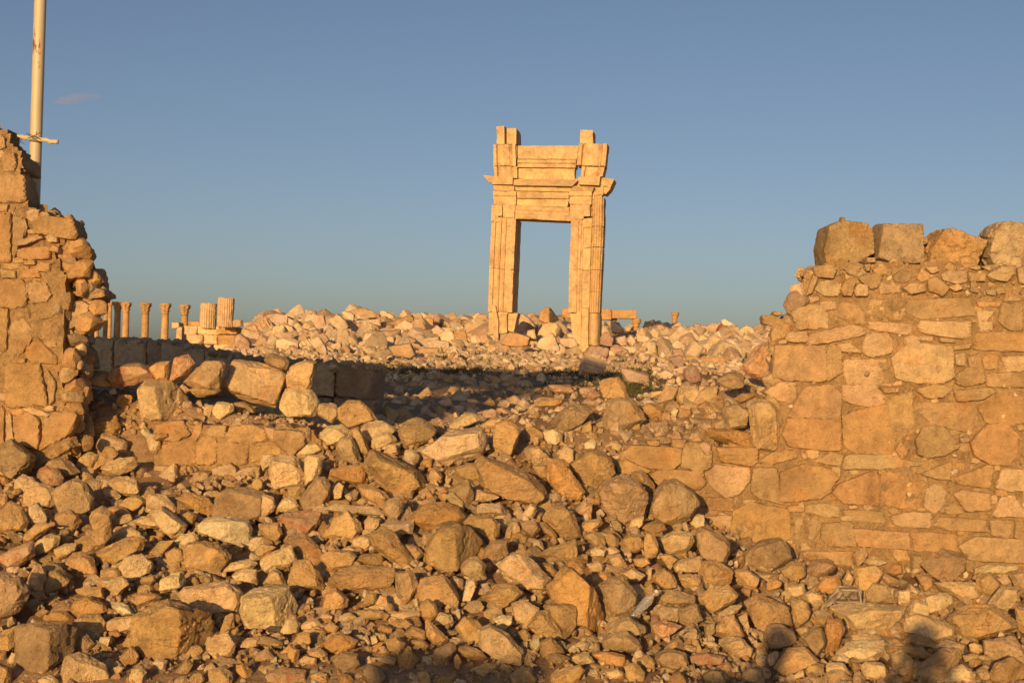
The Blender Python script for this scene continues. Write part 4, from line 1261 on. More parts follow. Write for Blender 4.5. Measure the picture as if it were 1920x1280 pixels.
# right wall
RW_OUT = [(1150, 1180), (1150, 905), (1160, 850), (1180, 838), (1340, 832), (1395, 822), (1440, 790), (1456, 700), (1450, 645), (1472, 605),
          (1497, 560), (1515, 525), (1532, 497), (1640, 492), (1730, 494), (1840, 497), (1960, 500), (2300, 520), (2750, 560), (2750, 1220)]
wr = wall('stone_wall', 'tall ruined masonry wall of ochre blocks with a stepped broken edge, carrying four loose blocks', at(1600, 1060, YW))
a = Acc(); core(a, RW_OUT, YW, .75, MORT, seed=3, res=.022, back_dx=.3)
link('mortar', a.mesh('mortar', wr.location), M_MORTAR, wr.location, wr)
a = Acc(); up = Acc()
rw = parse(RIGHT_WALL)
for i, s in enumerate(rw):
    c, _ = centre(s['pts']); w, h = size_px(s)
    small = c[1] < 556
    wall_stone(up if small else a, s, YW, .26 if w > 40 else .18, 2000 + i, .05 if small else .032, rough=.95 if small else .7, sub=5 if w * h > 4000 else 4)
    cover(s['pts'])
def infill(acc, x0, x1, y0, y1, Y0, seed, n, ok=lambda x, y: True, rads=(24, 19, 15, 12, 9)):
    """small packing stones in the mortar between the big ones"""
    rs = np.random.RandomState(seed); got = 0
    for rad in rads:
        for t in range(700):
            x, y = rs.uniform(x0, x1), rs.uniform(y0, y1)
            if got >= n or not ok(x, y): continue
            asp = rs.uniform(.4, .75); hx, hy = rad, rad * asp; ix, iy = int(x / 2), int(y / 2); qx, qy = max(1, int(hx * .40)), max(1, int(hy * .40))
            if ix - qx < 0 or iy - qy < 0 or ix + qx >= 960 or iy + qy >= 640 or mask[iy - qy:iy + qy + 1, ix - qx:ix + qx + 1].any(): continue
            P = np.array([[-hx, -hy], [hx * rs.uniform(-.2, .3), -hy * 1.1], [hx, -hy], [hx, hy], [-hx, hy]]) * rs.uniform(.8, 1.1, (5, 1)) + [x, y]
            s = dict(tone=rs.choice(list('ttooyp')), pts=P); cover(P); got += 1
            wall_stone(acc, s, Y0, .16, rs.randint(1e6), .014, sub=3, rough=.7)
infill(a, 1170, 1925, 570, 1100, YW, 61, 150, lambda x, y: (x > 1450 - (y - 560) * .1 and y > 575) if y < 830 else y < 1085)
courses(a, 3.70, 6.6, 0, 2.35, YW, 31)
link('masonry', a.mesh('masonry', wr.location), M_WALL, wr.location, wr)
edge_rubble(up, [(1452, 690), (1450, 645), (1472, 605), (1497, 560), (1515, 525), (1532, 500)], YW, .7, 80, 41, dx=.4)
edge_rubble(up, [(1150, 905), (1160, 850), (1180, 838), (1340, 830), (1395, 822), (1440, 790), (1456, 700)], YW, .5, 110, 47, r=(.03, .09), dx=.3)
edge_rubble(up, [(1532, 500), (1640, 494), (1730, 496), (1840, 499), (1960, 500)], YW, .7, 110, 42, r=(.03, .08))
edge_rubble(up, [(1960, 500), (2300, 520), (2700, 560)], YW, .7, 60, 43, r=(.04, .1))
rs = np.random.RandomState(8)                # chips pressed into the mortar
pos = []; 
for k in range(420):
    x, y = rs.uniform(1450, 1930), rs.uniform(500, 1080) if rs.rand() < .5 else rs.uniform(498, 560)
    if y < 560 and x < 1530 - (y - 500) * .9 + 12: continue
    C = at(x, y, YW); C[1] += rs.uniform(-.012, .01); pos.append(C)
pebbles(up, np.array(pos), rs.uniform(.008, .03, len(pos)), rs, 'ptopgwt', PR2, 0)
link('rubble_course', up.mesh('rubble_course', wr.location), M_WALL, wr.location, wr)
# left wall
YL = 9.9
LW_OUT = [(-2500, 1100), (-2500, -600), (-232, -619), (-232, 60), (-290, 60), (-290, -55), (-683, -67), (-683, 165), (-290, 200), (-290, 60), (-232, 60), (-232, 188), (-60, 225), (0, 250), (8, 275), (32, 300), (52, 335),  # out-of-view tower and window added, shaped to cast the midground shade and light patch
          (62, 390), (108, 408), (112, 480), (128, 520), (118, 600), (110, 690), (112, 760), (128, 830), (140, 1100)]
wl = wall('stone_wall', 'broken masonry wall end with crumbling core at the photo\'s left, rusty white pole behind it', at(60, 900, YL))
a = Acc(); core(a, LW_OUT, YL, .2, MORT, seed=5, res=.025, rough=.03, wobble=.08)
IN_OUT = [(-300, 1100), (-2450, 1000), (-2450, -570), (-240, -600), (-240, 60), (-284, 60), (-284, -62), (-690, -75), (-690, 172), (-284, 206), (-284, 60), (-240, 60), (-240, 200), (-60, 220), (0, 250), (20, 285), (50, 330), (56, 385), (140, 412), (148, 450), (160, 485),
          (182, 525), (198, 565), (178, 600), (152, 640), (160, 690), (150, 760), (170, 830), (200, 1100)]
core(a, IN_OUT, YL + .18, .75, MORT, seed=15, rough=.06, back_dx=-.42)
link('mortar', a.mesh('mortar', wl.location), M_MORTAR, wl.location, wl)
a = Acc(); up = Acc()
for i, s in enumerate(parse(LEFT_WALL)):
    c, _ = centre(s['pts']); w, h = size_px(s)
    deep = c[0] > 112 or c[1] < 385 and c[0] > 20
    wall_stone(up if deep else a, s, YL + (.20 if deep else 0), .42 if deep else .3, 3000 + i, .16 if deep else .035, rough=.8 if deep else .5, sub=5 if w * h > 7000 else 4)
    cover(s['pts'])
infill(a, 4, 95, 400, 830, YL, 62, 60)
Pl = np.array([at(x, y, YL)[[0, 2]] for x, y in LW_OUT])
courses(a, -12.2, -3.72, 0, 7.4, YL, 33, ok=lambda x, z: bool(inside(Pl, np.array([x - .1]), np.array([z + .3]))[0]) and bool(inside(Pl, np.array([x + .1]), np.array([z - .2]))[0]) and x < -3.85, hr=(.35, .6))
link('masonry', a.mesh('masonry', wl.location), M_WALL, wl.location, wl)
edge_rubble(up, [(20, 280), (54, 330), (58, 388), (140, 412), (148, 450), (160, 488), (184, 525), (198, 565), (178, 602), (152, 640), (165, 690), (155, 760), (175, 830)], YL + .2, .7, 150, 44, r=(.035, .10), dx=-.5)
edge_rubble(up, [(-60, 225), (0, 256), (6, 280), (30, 302), (50, 335), (58, 390)], YL, .6, 90, 48, r=(.025, .065), dx=-.5)
edge_rubble(up, [(112, 480), (128, 520), (118, 600), (110, 690), (112, 760), (128, 830)], YL + .08, .2, 60, 45, r=(.02, .05), PR=PR2)
pos = np.array([at(x, y, YL) for x, y in zip(rs.uniform(100, 185, 160), rs.uniform(410, 830, 160))]); pos[:, 1] += .15
ok = inside(np.array(IN_OUT, float), np.array([960 + F * p[0] / p[1] for p in pos]), np.array([690 - F * (p[2] - 1.65) / p[1] for p in pos]))
pebbles(up, pos[ok], rs.uniform(.02, .07, ok.sum()), rs, 'ptopgwt', PR2, 0)
rs = np.random.RandomState(71); n = 170
ys = rs.uniform(405, 850, n); edge = np.interp(ys, [405, 450, 490, 525, 565, 600, 640, 700, 760, 850], [120, 140, 155, 182, 196, 178, 150, 150, 150, 170])
x_ = edge - np.abs(rs.normal(0, 30, n)); Yd = rs.uniform(.02, .55, n); pos = np.array([at(a_, b_, YL + c_) for a_, b_, c_ in zip(x_, ys, Yd)])
pos = pos[x_ > 96]; pebbles(up, pos, rs.uniform(.045, .13, len(pos)), rs, 'toopgtto', PRC, 0)
link('broken_core', up.mesh('broken_core', wl.location), M_WALL, wl.location, wl)
# low remnant between them
lw = wall('low_wall', 'low remnant of ochre masonry half buried by the heap', at(440, 900, 10.15))
a = Acc(); core(a, [(285, 960), (285, 835), (300, 800), (360, 792), (430, 800), (500, 800), (590, 812), (625, 860), (610, 960)], 10.15, .45, MORT, seed=8)
link('mortar', a.mesh('mortar', lw.location), M_MORTAR, lw.location, lw)
a = Acc()
for i, s in enumerate(parse(LOW_WALL)):
    c, _ = centre(s['pts']); fr = s['tone'] in 'rp' or c[0] > 515
    wall_stone(a, s, 10.15, .3, 4000 + i, .10 if fr else .035, rough=.9 if fr else .6); cover(s['pts'])
edge_rubble(a, [(292, 830), (310, 802), (360, 794), (430, 800), (500, 802), (590, 812), (625, 850)], 10.15, .4, 90, 46, r=(.03, .09))
link('masonry', a.mesh('masonry', lw.location), M_WALL, lw.location, lw)
# blocks set loose on top of the right wall
topb = parse(TOP_BLOCKS)
for i, s in enumerate(topb):
    q_ = s['pts']; s['pts'] = np.where((q_[:, 1:2] > q_[:, 1].mean()) & (np.ptp(q_[:, 0]) > 40), q_ + [0, 9], q_)
    w, h = size_px(s); big = w > 40
    place_stone('loose_block' if big else 'loose_cobble', s, YW + (.30 if big else .2), .42 if big else .12, M_STONE, 4500 + i, sub=5 if big else 3,
                tilt=(1, 6), p=(110, 180), rough=.5 if s['tone'] in 'tg' else 1.3, front=(0, 6), chips=0 if s['tone'] in 'tg' else 1)
# shaded walls of squared blocks beyond the breach
def ashlar(name, label, pts, Y, thick, seed, rows=2):
    """a low wall of squared blocks: pts = picture outline (left bottom, left top, right top, right bottom)"""
    q = np.array([at(x, y, Y) for x, y in pts]); t = thing(name, [q[:, 0].mean(), Y, q[:, 2].min()], label, 'wall'); t['kind'] = 'thing'
    rs = np.random.RandomState(seed); a = Acc()
    for r in range(rows):
        v0, v1 = r / rows, (r + 1) / rows; u = 0
        while u < 1:
            du = rs.uniform(.16, .34) * (2.2 / max(1.2, np.ptp(q[:, 0]))); u1 = min(1, u + du)
            if 1 - u1 < .06: u1 = 1
            P = lambda u, v: (q[0] * (1 - u) + q[3] * u) * (1 - v) + (q[1] * (1 - u) + q[2] * u) * v
            c4 = np.array([P(u, v0), P(u1, v0), P(u1, v1), P(u, v1)]); C = c4.mean(0)
            V, f = stone((c4 - C)[:, [0, 2]] * 1.03, thick, rs.randint(1e6), sub=4, tilt=(1, 4), p=(50, 80), rough=.35, front=(0, 3), chips=1)
            a.add(V + C + [0, thick / 2 + rs.uniform(-.03, .03), 0], f, jitter(TONE[rs.choice(list('gpgt'))], rs, .08)); u = u1
    link('masonry', a.mesh('masonry', t.location), M_WALL, t.location, t)
    b = Acc(); rs2 = np.random.RandomState(seed + 1); n = 170
    tt = rs2.uniform(0, 1, n); pos = q[1] * (1 - tt[:, None]) + q[2] * tt[:, None] + np.stack([np.zeros(n), rs2.uniform(.05, thick - .05, n), np.full(n, -.01)], 1)
    pebbles(b, pos, rs2.uniform(.02, .06, n) * rs2.choice([1, 1, 2.2], n), rs2, 'gptg', PR2, -.2)
    link('rubble_fill', b.mesh('rubble_fill', t.location), M_WALL, t.location, t)
    return t
ashlar('block_wall', 'dark shaded wall of two courses of squared blocks right of the upright cream stone', [(455, 800), (455, 672), (712, 688), (705, 812)], 17.5, .9, 51)
ashlar('block_wall', 'long low ruined wall lying in shadow before the far column row', [(90, 720), (90, 632), (330, 640), (330, 720)], 23, .8, 52, rows=1)
ashlar('block_wall', 'low shaded block wall sloping down, below the two fluted column stubs', [(300, 720), (300, 640), (450, 668), (450, 720)], 22, .8, 53, rows=1)
# ---- the standing doorway ----
YA = 70.0; YAW = math.radians(8.6)
AN = np.array([math.sin(YAW), math.cos(YAW), 0])      # into the wall
AX = np.array([math.cos(YAW), -math.sin(YAW), 0])
A0 = at(1027, 640, YA)
def ap(px, py, d=0.0):
    """point of the doorway's front plane seen through a pixel, pushed d metres into the wall"""
    r = ray(px, py); t = np.dot(A0 - EYE, AN) / np.dot(r, AN)
    return EYE + r * t + AN * d
def tile(T, *q):
    t = TILES[T]; return [(t[0] + x / t[2], t[1] + y / t[2]) for x, y in q]
def carved(acc, quad, d0, d1, seed, col=(.60, .425, .22), res=.07, erode=.055, mould=None, flute=None, bow=0):
    """squared stone whose front face has the picture corners quad (tl, tr, br, bl), front at depth d0, back at d1.
    mould: [(v, off)] horizontal profile, flute: [(u, off)] vertical profile, metres proud of the face; bow: bulge of a half column"""
    Q = [ap(x, y, 0) for x, y in quad]
    W = max(np.linalg.norm(Q[1] - Q[0]), np.linalg.norm(Q[2] - Q[3])); H = max(np.linalg.norm(Q[3] - Q[0]), np.linalg.norm(Q[2] - Q[1]))
    D = d1 - d0
    nu, nv, nw = [max(2, int(math.ceil(k / res))) for k in (W, H, D)]
    if flute: nu = max(nu, 60)
    def P(u, v, w):
        p = (Q[0][None] * (1 - u) + Q[1][None] * u) * (1 - v) + (Q[3][None] * (1 - u) + Q[2][None] * u) * v
        off = np.zeros(len(u))
        if mould: off += np.interp(v[:, 0], [m[0] for m in mould], [m[1] for m in mould])
        if flute: off += np.interp(u[:, 0], [m[0] for m in flute], [m[1] for m in flute])
        if bow: off += bow * np.sqrt(np.maximum(0, 1 - (2 * u[:, 0] - 1) ** 2))
        d = (d0 - off)[:, None] * (1 - w) + d1 * w
        return p + AN * d
    faces = []; verts = []; n = 0
    def sheet(nu_, nv_, fn, flip):
        nonlocal n
        a, b = np.meshgrid(np.linspace(0, 1, nu_ + 1), np.linspace(0, 1, nv_ + 1))
        verts.append(fn(a.reshape(-1, 1), b.reshape(-1, 1)))
        i = np.arange((nu_ + 1) * (nv_ + 1)).reshape(nv_ + 1, nu_ + 1) + n
        f = np.stack([i[:-1, :-1], i[1:, :-1], i[1:, 1:], i[:-1, 1:]], -1).reshape(-1, 4)
        faces.append(f[:, ::-1] if flip else f); n += i.size
    o, l = (lambda x: np.zeros_like(x)), (lambda x: np.ones_like(x))
    sheet(nu, nv, lambda a, b: P(a, b, o(a)), False); sheet(nu, nv, lambda a, b: P(a, b, l(a)), True)
    sheet(nw, nv, lambda a, b: P(l(a), b, a), False); sheet(nw, nv, lambda a, b: P(o(a), b, a), True)
    sheet(nu, nw, lambda a, b: P(a, o(a), b), True); sheet(nu, nw, lambda a, b: P(a, l(a), b), False)
    v = np.concatenate(verts); f = np.concatenate(faces)
    C = v.mean(0); L = v - C
    hx, hz = W / 2, H / 2
    x = L @ AX; z = L[:, 2]; y = L @ AN
    e = np.maximum.reduce([np.minimum(1 - np.abs(x) / hx, 1) * hx, np.zeros(len(v))])
    ez = (1 - np.minimum(np.abs(z) / hz, 1)) * hz; ey = (1 - np.minimum(np.abs(y) / (D / 2), 1)) * D / 2
    s = np.sort(np.stack([e, ez, ey], 1), axis=1)
    edge = np.exp(-(s[:, 1] / .10) ** 2)               # close to an arris
    bite = np.maximum(0, fbm(v * 2.2 + seed, 3) - .02) * 3.0
    n_ = fbm(v * 1.3 + seed, 3) * erode * .6 + ridge(v * 4 + seed, 3) * erode * .35
    dirv = -L / (np.linalg.norm(L, axis=1)[:, None] + 1e-6)
    v = v + dirv * (edge * (.0 + bite * .045))[:, None] - AN * n_[:, None]
    c = np.array(jitter(col, np.random.RandomState(seed), .05)) * (1 + .12 * fbm(v * np.array([1.6, 1.6, .5]) + seed, 4)[:, None] * 1.6)
    acc.add(v, f, c)
arch = thing('stone_doorway', A0 - [0, 0, .3], 'tall free-standing ancient doorway of carved golden blocks rising alone from the rubble', 'ruin')
def part(name, items, label=None):
    a = Acc()
    for it in items: carved(a, *it[0], **it[1])
    c = np.concatenate(a.v).mean(0)
    o = link(name, a.mesh(name, c), M_ARCH, c, arch)
    if label: o['label'] = label
    return o
def B(T, q, d0, d1, seed, **kw): return ((tile(T, *q), d0, d1, seed), kw)
JM = [(0, -.12), (.10, -.12), (.11, .03), (.19, .03), (.20, -.07), (.36, -.07), (.37, .05), (.43, .05), (.44, -.05), (.56, -.05), (.58, .10), (.63, .10), (.64, .03), (1, .03)]
part('jamb', [B('R', [(205, 10), (432, 45), (410, 520), (180, 505)], 0, 1.9, 1, flute=JM), B('R', [(180, 506), (410, 521), (395, 915), (168, 905)], 0.0, 1.85, 3, flute=JM)], 'left moulded jamb')
JR = [(0, .02), (.5, .02), (.52, .06), (.62, .06), (.64, 0), (.86, 0), (.88, -.06), (1, -.06)]
part('jamb', [B('R', [(940, 55), (1055, 55), (1038, 516), (922, 516)], 0, 1.2, 5, flute=JR), B('R', [(922, 517), (1038, 517), (1034, 915), (915, 915)], .0, 1.2, 7, flute=JR)], 'right moulded jamb')
part('pilaster', [B('R', [(1055, 48), (1132, 48), (1128, 128), (1052, 125)], .04, 1.2, 8), B('R', [(1052, 128), (1128, 130), (1120, 315), (1050, 318)], .05, 1.2, 9),
                  B('R', [(1050, 320), (1120, 320), (1114, 522), (1042, 520)], .04, 1.2, 10), B('R', [(1042, 524), (1114, 525), (1104, 870), (1038, 868)], .05, 1.2, 11)])
FL = []
for k in range(5): FL += [(k / 5, .06), (k / 5 + .05, .07), (k / 5 + .07, -.02), (k / 5 + .15, -.02)]
FL += [(1, .06)]
part('fluted_half_column', [B('R', [(1132, -140), (1246, -150), (1240, 120), (1130, 120)], .1, 1.1, 12, flute=FL, bow=.22), B('R', [(1130, 123), (1240, 123), (1232, 310), (1122, 310)], .1, 1.05, 13, flute=FL, bow=.22),
                            B('R', [(1122, 313), (1232, 313), (1222, 520), (1116, 520)], .1, 1.1, 14, flute=FL, bow=.22), B('R', [(1116, 523), (1222, 523), (1212, 722), (1108, 722)], .1, 1.05, 15, flute=FL, bow=.22),
                            B('R', [(1108, 725), (1212, 725), (1204, 918), (1104, 918)], .1, 1.1, 16, flute=FL, bow=.22)])
part('lintel', [B('U', [(560, 886), (1192, 902), (1188, 974), (565, 966)], .10, 1.1, 17, mould=[(0, .05), (.3, .05), (1, .0)]),
                B('U', [(568, 974), (1190, 978), (1180, 1076), (568, 1050)], .16, 1.1, 18, mould=[(0, -.04), (.25, .02), (1, .06)]),
                B('U', [(553, 1055), (1205, 1080), (1218, 1246), (548, 1216)], .0, 1.2, 19, mould=[(0, .02), (.35, .03), (.37, -.02), (.68, -.02), (.7, .04), (1, .03)])], 'broad moulded lintel over the opening')
part('door_cornice', [B('U', [(530, 742), (1310, 746), (1240, 838), (540, 826)], -.22, 1.1, 20, mould=[(0, -.30), (1, .12)]),
                 B('U', [(545, 832), (1226, 850), (1220, 898), (560, 882)], -.06, 1.1, 21, erode=.10)])
part('upper_lintel', [B('U', [(578, 335), (1306, 335), (1288, 498), (576, 495)], .15, .95, 22, erode=.05), B('U', [(576, 500), (1286, 502), (1276, 604), (576, 598)], .08, .95, 23, mould=[(0, -.05), (.15, .05), (.45, .05), (.5, -.04), (1, .05)])])
part('frieze_block', [B('U', [(560, 606), (1262, 604), (1258, 742), (560, 736)], .22, .95, 24, erode=.05)])
NI = [(0, .08), (.14, .08), (.18, -.10), (.3, .02), (.5, .08), (.7, .02), (.80, -.10), (.85, .08), (1, .08)]
part('upper_pier', [B('U', [(288, 328), (556, 326), (560, 586), (293, 590)], .0, 1.1, 25, flute=NI), B('U', [(295, 592), (576, 592), (575, 730), (300, 722)], .02, 1.1, 26, flute=NI)], 'upper pier over the left jamb')
part('upper_pier', [B('U', [(1310, 318), (1660, 320), (1632, 590), (1290, 575)], .0, 1.1, 27, flute=NI), B('U', [(1350, 590), (1628, 598), (1598, 712), (1335, 708)], .03, 1.1, 28, flute=NI)], 'upper pier over the right jamb')
part('crowning_stone', [B('U', [(322, 112), (418, 100), (420, 320), (326, 320)], .05, 1.1, 29, erode=.07), B('U', [(448, 128), (564, 132), (562, 322), (450, 320)], .02, 1.7, 30), B('U', [(410, 135), (460, 130), (462, 318), (410, 318)], .5, 1.1, 31)], 'split stone, left')
part('crowning_stone', [B('U', [(1330, 148), (1482, 150), (1484, 316), (1324, 314)], .1, 1.5, 32)], 'single stone, right')
part('cornice_end', [B('U', [(258, 712), (526, 722), (524, 812), (275, 808)], -.15, 1.15, 33), B('U', [(168, 698), (270, 708), (278, 800), (236, 776)], -.10, 1.1, 34, erode=.08)], 'projecting cornice, left')
part('cornice_end', [B('U', [(1308, 716), (1575, 712), (1560, 820), (1318, 812)], -.15, 1.15, 35, erode=.08), B('U', [(1550, 706), (1736, 738), (1690, 842), (1546, 790)], .2, 1.6, 36, erode=.14), B('U', [(1560, 790), (1692, 842), (1630, 912), (1575, 890)], .3, 1.5, 37, erode=.12)], 'projecting ragged cornice, right')
part('pier_block', [B('U', [(290, 818), (542, 828), (540, 886), (300, 882)], -.02, 1.1, 38, mould=[(0, .1), (1, -.03)]), B('U', [(284, 888), (562, 888), (560, 1050), (290, 1044)], .03, 1.1, 39, mould=[(0, .05), (.3, .05), (.32, -.02), (1, 0)]),
                    B('U', [(268, 1048), (400, 1052), (400, 1250), (262, 1250)], .0, 1.1, 40)])
part('pier_block', [B('U', [(1228, 828), (1500, 840), (1480, 892), (1225, 890)], -.05, 1.1, 41, mould=[(0, .12), (1, -.03)]), B('U', [(1196, 892), (1470, 892), (1464, 1046), (1200, 1042)], .0, 1.1, 42, mould=[(0, .05), (.3, .05), (.32, -.02), (.6, -.02), (.62, .03), (1, .03)]),
                    B('U', [(1206, 1046), (1370, 1050), (1372, 1222), (1216, 1222)], -.02, 1.1, 43), B('U', [(1476, 890), (1494, 890), (1490, 1190), (1452, 1190)], .2, 1.1, 431)])
part('console', [B('U', [(330, 1056), (400, 1052), (398, 1188), (338, 1190)], -.22, .4, 44, erode=.09), B('U', [(402, 1050), (550, 1046), (545, 1212), (405, 1206)], -.10, 1.0, 45)], 'worn console bracket, left')
part('console', [B('U', [(1370, 1048), (1456, 1046), (1450, 1190), (1376, 1192)], -.20, .6, 46)], 'console bracket, right')
part('broken_base', [B('R', [(205, 846), (242, 850), (272, 1000), (226, 990)], -.12, .5, 47), B('R', [(226, 990), (272, 990), (270, 1168), (230, 1162)], -.12, .5, 48),
                     B('R', [(176, 912), (345, 916), (345, 1100), (170, 1120)], .15, 1.0, 49, erode=.16), B('R', [(350, 916), (440, 918), (402, 1100), (352, 1080)], .25, 1.3, 50, erode=.14)], 'worn base of the left jamb')
part('pedestal', [B('R', [(928, 920), (990, 920), (990, 1180), (958, 1170)], .1, 1.1, 51), B('R', [(988, 912), (1032, 912), (1030, 1262), (990, 1258)], 0, 1.1, 52),
                  B('R', [(1040, 872), (1102, 872), (1098, 1225), (1032, 1225)], -.08, 1.1, 53, flute=[(0, .03), (.1, .03), (.12, 0), (1, 0)]), B('R', [(1018, 1228), (1206, 1222), (1202, 1300), (1018, 1300)], -.2, 1.3, 54)], 'plain pedestal of the right jamb')
part('half_column_drum', [B('R', [(1102, 924), (1206, 922), (1202, 1218), (1098, 1218)], .1, 1.1, 55, bow=.42, erode=.015)], 'smooth rounded drum')
part('wall_core', [B('R', [(215, -60), (1130, -60), (1130, 25), (215, 15)], .12, 1.0, 60), B('U', [(300, 640), (1250, 640), (1250, 1000), (300, 1000)], .28, .9, 61), B('U', [(1230, 730), (1600, 730), (1580, 1000), (1230, 1000)], .28, .9, 67), B('U', [(330, 340), (570, 340), (570, 640), (330, 640)], .15, .9, 62),
                  B('U', [(1360, 340), (1620, 340), (1600, 640), (1360, 640)], .2, .9, 63), B('U', [(1480, 640), (1610, 640), (1605, 930), (1480, 930)], .2, .9, 64), B('R', [(1000, 40), (1225, 40), (1195, 930), (960, 930)], .14, .95, 65), B('R', [(215, 40), (380, 40), (350, 930), (200, 930)], .14, .95, 66)])
# ---- fallen blocks of the temple on the mound ----
DY = np.array([560, 585, 600, 620, 645, 660, 680, 700, 720, 740, 765])
DD = np.array([94, 93, 90, 82, 70, 60, 47, 37.5, 31, 25.5, 21])
far = parse(FAR)
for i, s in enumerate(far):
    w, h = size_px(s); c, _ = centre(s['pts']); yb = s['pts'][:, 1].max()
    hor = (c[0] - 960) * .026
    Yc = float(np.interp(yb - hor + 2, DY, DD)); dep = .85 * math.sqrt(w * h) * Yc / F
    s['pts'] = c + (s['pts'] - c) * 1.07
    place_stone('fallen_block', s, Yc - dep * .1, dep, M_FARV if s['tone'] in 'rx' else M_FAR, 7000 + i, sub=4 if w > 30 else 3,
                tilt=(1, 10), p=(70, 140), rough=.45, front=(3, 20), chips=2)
def drum(V0, axis, r, L, flutes, seed, name, label, waist=0, cat='column drum', n=120, tone='y', mat=None):
    """a length of fluted shaft: V0 = middle, axis = unit vector"""
    axis = np.asarray(axis, float); axis /= np.linalg.norm(axis)
    u = np.cross(axis, [0, 0, 1.]) if abs(axis[2]) < .9 else np.cross(axis, [0, 1., 0]); u /= np.linalg.norm(u); w = np.cross(axis, u)
    th = np.linspace(0, 2 * math.pi, n, endpoint=False); m = 14
    fl = 1 - .075 * (np.cos(th * flutes) > -.55) if flutes else np.ones(n)
    rings = []
    ts = np.concatenate([[-1, -1, -.97], np.linspace(-.9, .9, m), [.97, 1, 1]])
    for k, t in enumerate(ts):
        rr = r * (1 + waist * (abs(t) ** 2.2)) * (0 if k in (0, len(ts) - 1) else .93 if abs(t) >= 1 else 1)
        rings.append(np.asarray(V0) + axis * t * L / 2 + (np.cos(th)[:, None] * u + np.sin(th)[:, None] * w) * (rr * fl)[:, None])
    v = np.concatenate(rings); k = len(ts)
    i = np.arange(k * n).reshape(k, n); j = np.roll(i, -1, 1)
    f = np.stack([i[:-1], i[1:], j[1:], j[:-1]], -1).reshape(-1, 4)
    d = v - V0
    v = v - d * (np.maximum(0, fbm(v * 1.7 + seed, 3)) * .22 + .03 * ridge(v * 5 + seed, 2))[:, None]
    a = Acc(); a.add(v, f, jitter(TONE[tone], np.random.RandomState(seed)))
    o = link(name, a.mesh(name, V0, smooth=True), mat or M_ARCH, V0)
    return tag(o, label, cat) if label else o
def dpt(x, y, Y): return at(x, y, Y)
drum(dpt(496, 632, 74), [.42, .25, -.75], .75, 1.9, 20, 1, 'column_drum', 'large fluted drum leaning on the rubble right of the column stubs', cat='column drum')
drum(dpt(579, 661, 56), [-.55, .35, .62], .45, .8, 20, 2, 'column_drum', 'fluted drum lying aslant at the near edge of the far rubble', cat='column drum')
drum(dpt(655, 650, 62), [.25, .3, -.9], .42, .85, 18, 3, 'column_drum', 'small orange fluted drum leaning right beside the shaded corner', cat='column drum', tone='o')
drum(dpt(1111, 689, 36.5), [.93, .15, -.22], .25, .58, 16, 4, 'column_drum', 'waisted fluted drum lying in the shade before the doorway', waist=.28, tone='r', cat='column drum')
drum(dpt(583, 596, 92), [0, 0, 1], .38, 1.0, 18, 5, 'column_drum', 'stub of a fluted shaft just showing on the skyline behind a pale cube', cat='column drum')
# the two fluted stubs on their blocks
def stub(px0, px1, ytop, ybot, Y, seed, label):
    c = at((px0 + px1) / 2, (ytop + ybot) / 2, Y); r = (px1 - px0) / 2 * Y / F; L = (ybot - ytop) * Y / F
    drum(c, [.01, 0, 1], r, L, 22, seed, 'column_stub', label, cat='column')
stub(375, 406, 568, 616, 80, 11, 'shorter broad fluted column stub, left of the pair standing on blocks')
stub(408, 439, 558, 614, 79, 12, 'taller broad fluted column stub, right of the pair standing on blocks')
def block_base(name, label, rows, Y, seed):
    q0 = at(*rows[0][0], Y); t = thing(name, [q0[0], Y, q0[2] - 1], label, 'wall'); rs = np.random.RandomState(seed); a = Acc()
    for r in rows:
        for (x0, y0), (x1, y1) in zip(r[:-1:2], r[1::2]):
            p0, p1 = at(x0, y0, Y), at(x1, y1, Y); C = (p0 + p1) / 2; w, h = abs(p1[0] - p0[0]) / 2, abs(p0[2] - p1[2]) / 2
            V, f = stone(np.array([[-w, -h], [w, -h], [w, h], [-w, h]]), 1.6, rs.randint(1e6), sub=4, tilt=(0, 4), p=(60, 90), rough=.2, front=(0, 3), chips=1)
            a.add(V + C + [0, .6 + rs.uniform(-.1, .1), 0], f, jitter(TONE[rs.choice(list('yypo'))], rs, .06))
    link('masonry', a.mesh('masonry', t.location), M_ARCH, t.location, t); return t
block_base('temple_podium', 'stepped golden block podium carrying two fluted column stubs', [
    [(370, 609), (412, 628), (404, 612), (446, 628)], [(350, 626), (382, 645), (382, 626), (408, 646), (408, 627), (446, 648)],
    [(346, 610), (372, 628), (352, 601), (376, 612)], [(346, 645), (400, 675), (400, 645), (450, 675)]], 80, 61)
block_base('broken_pier', 'small dark stepped pier between the column row and the stubs', [[(322, 604), (336, 616)], [(330, 612), (342, 650)]], 84, 62)
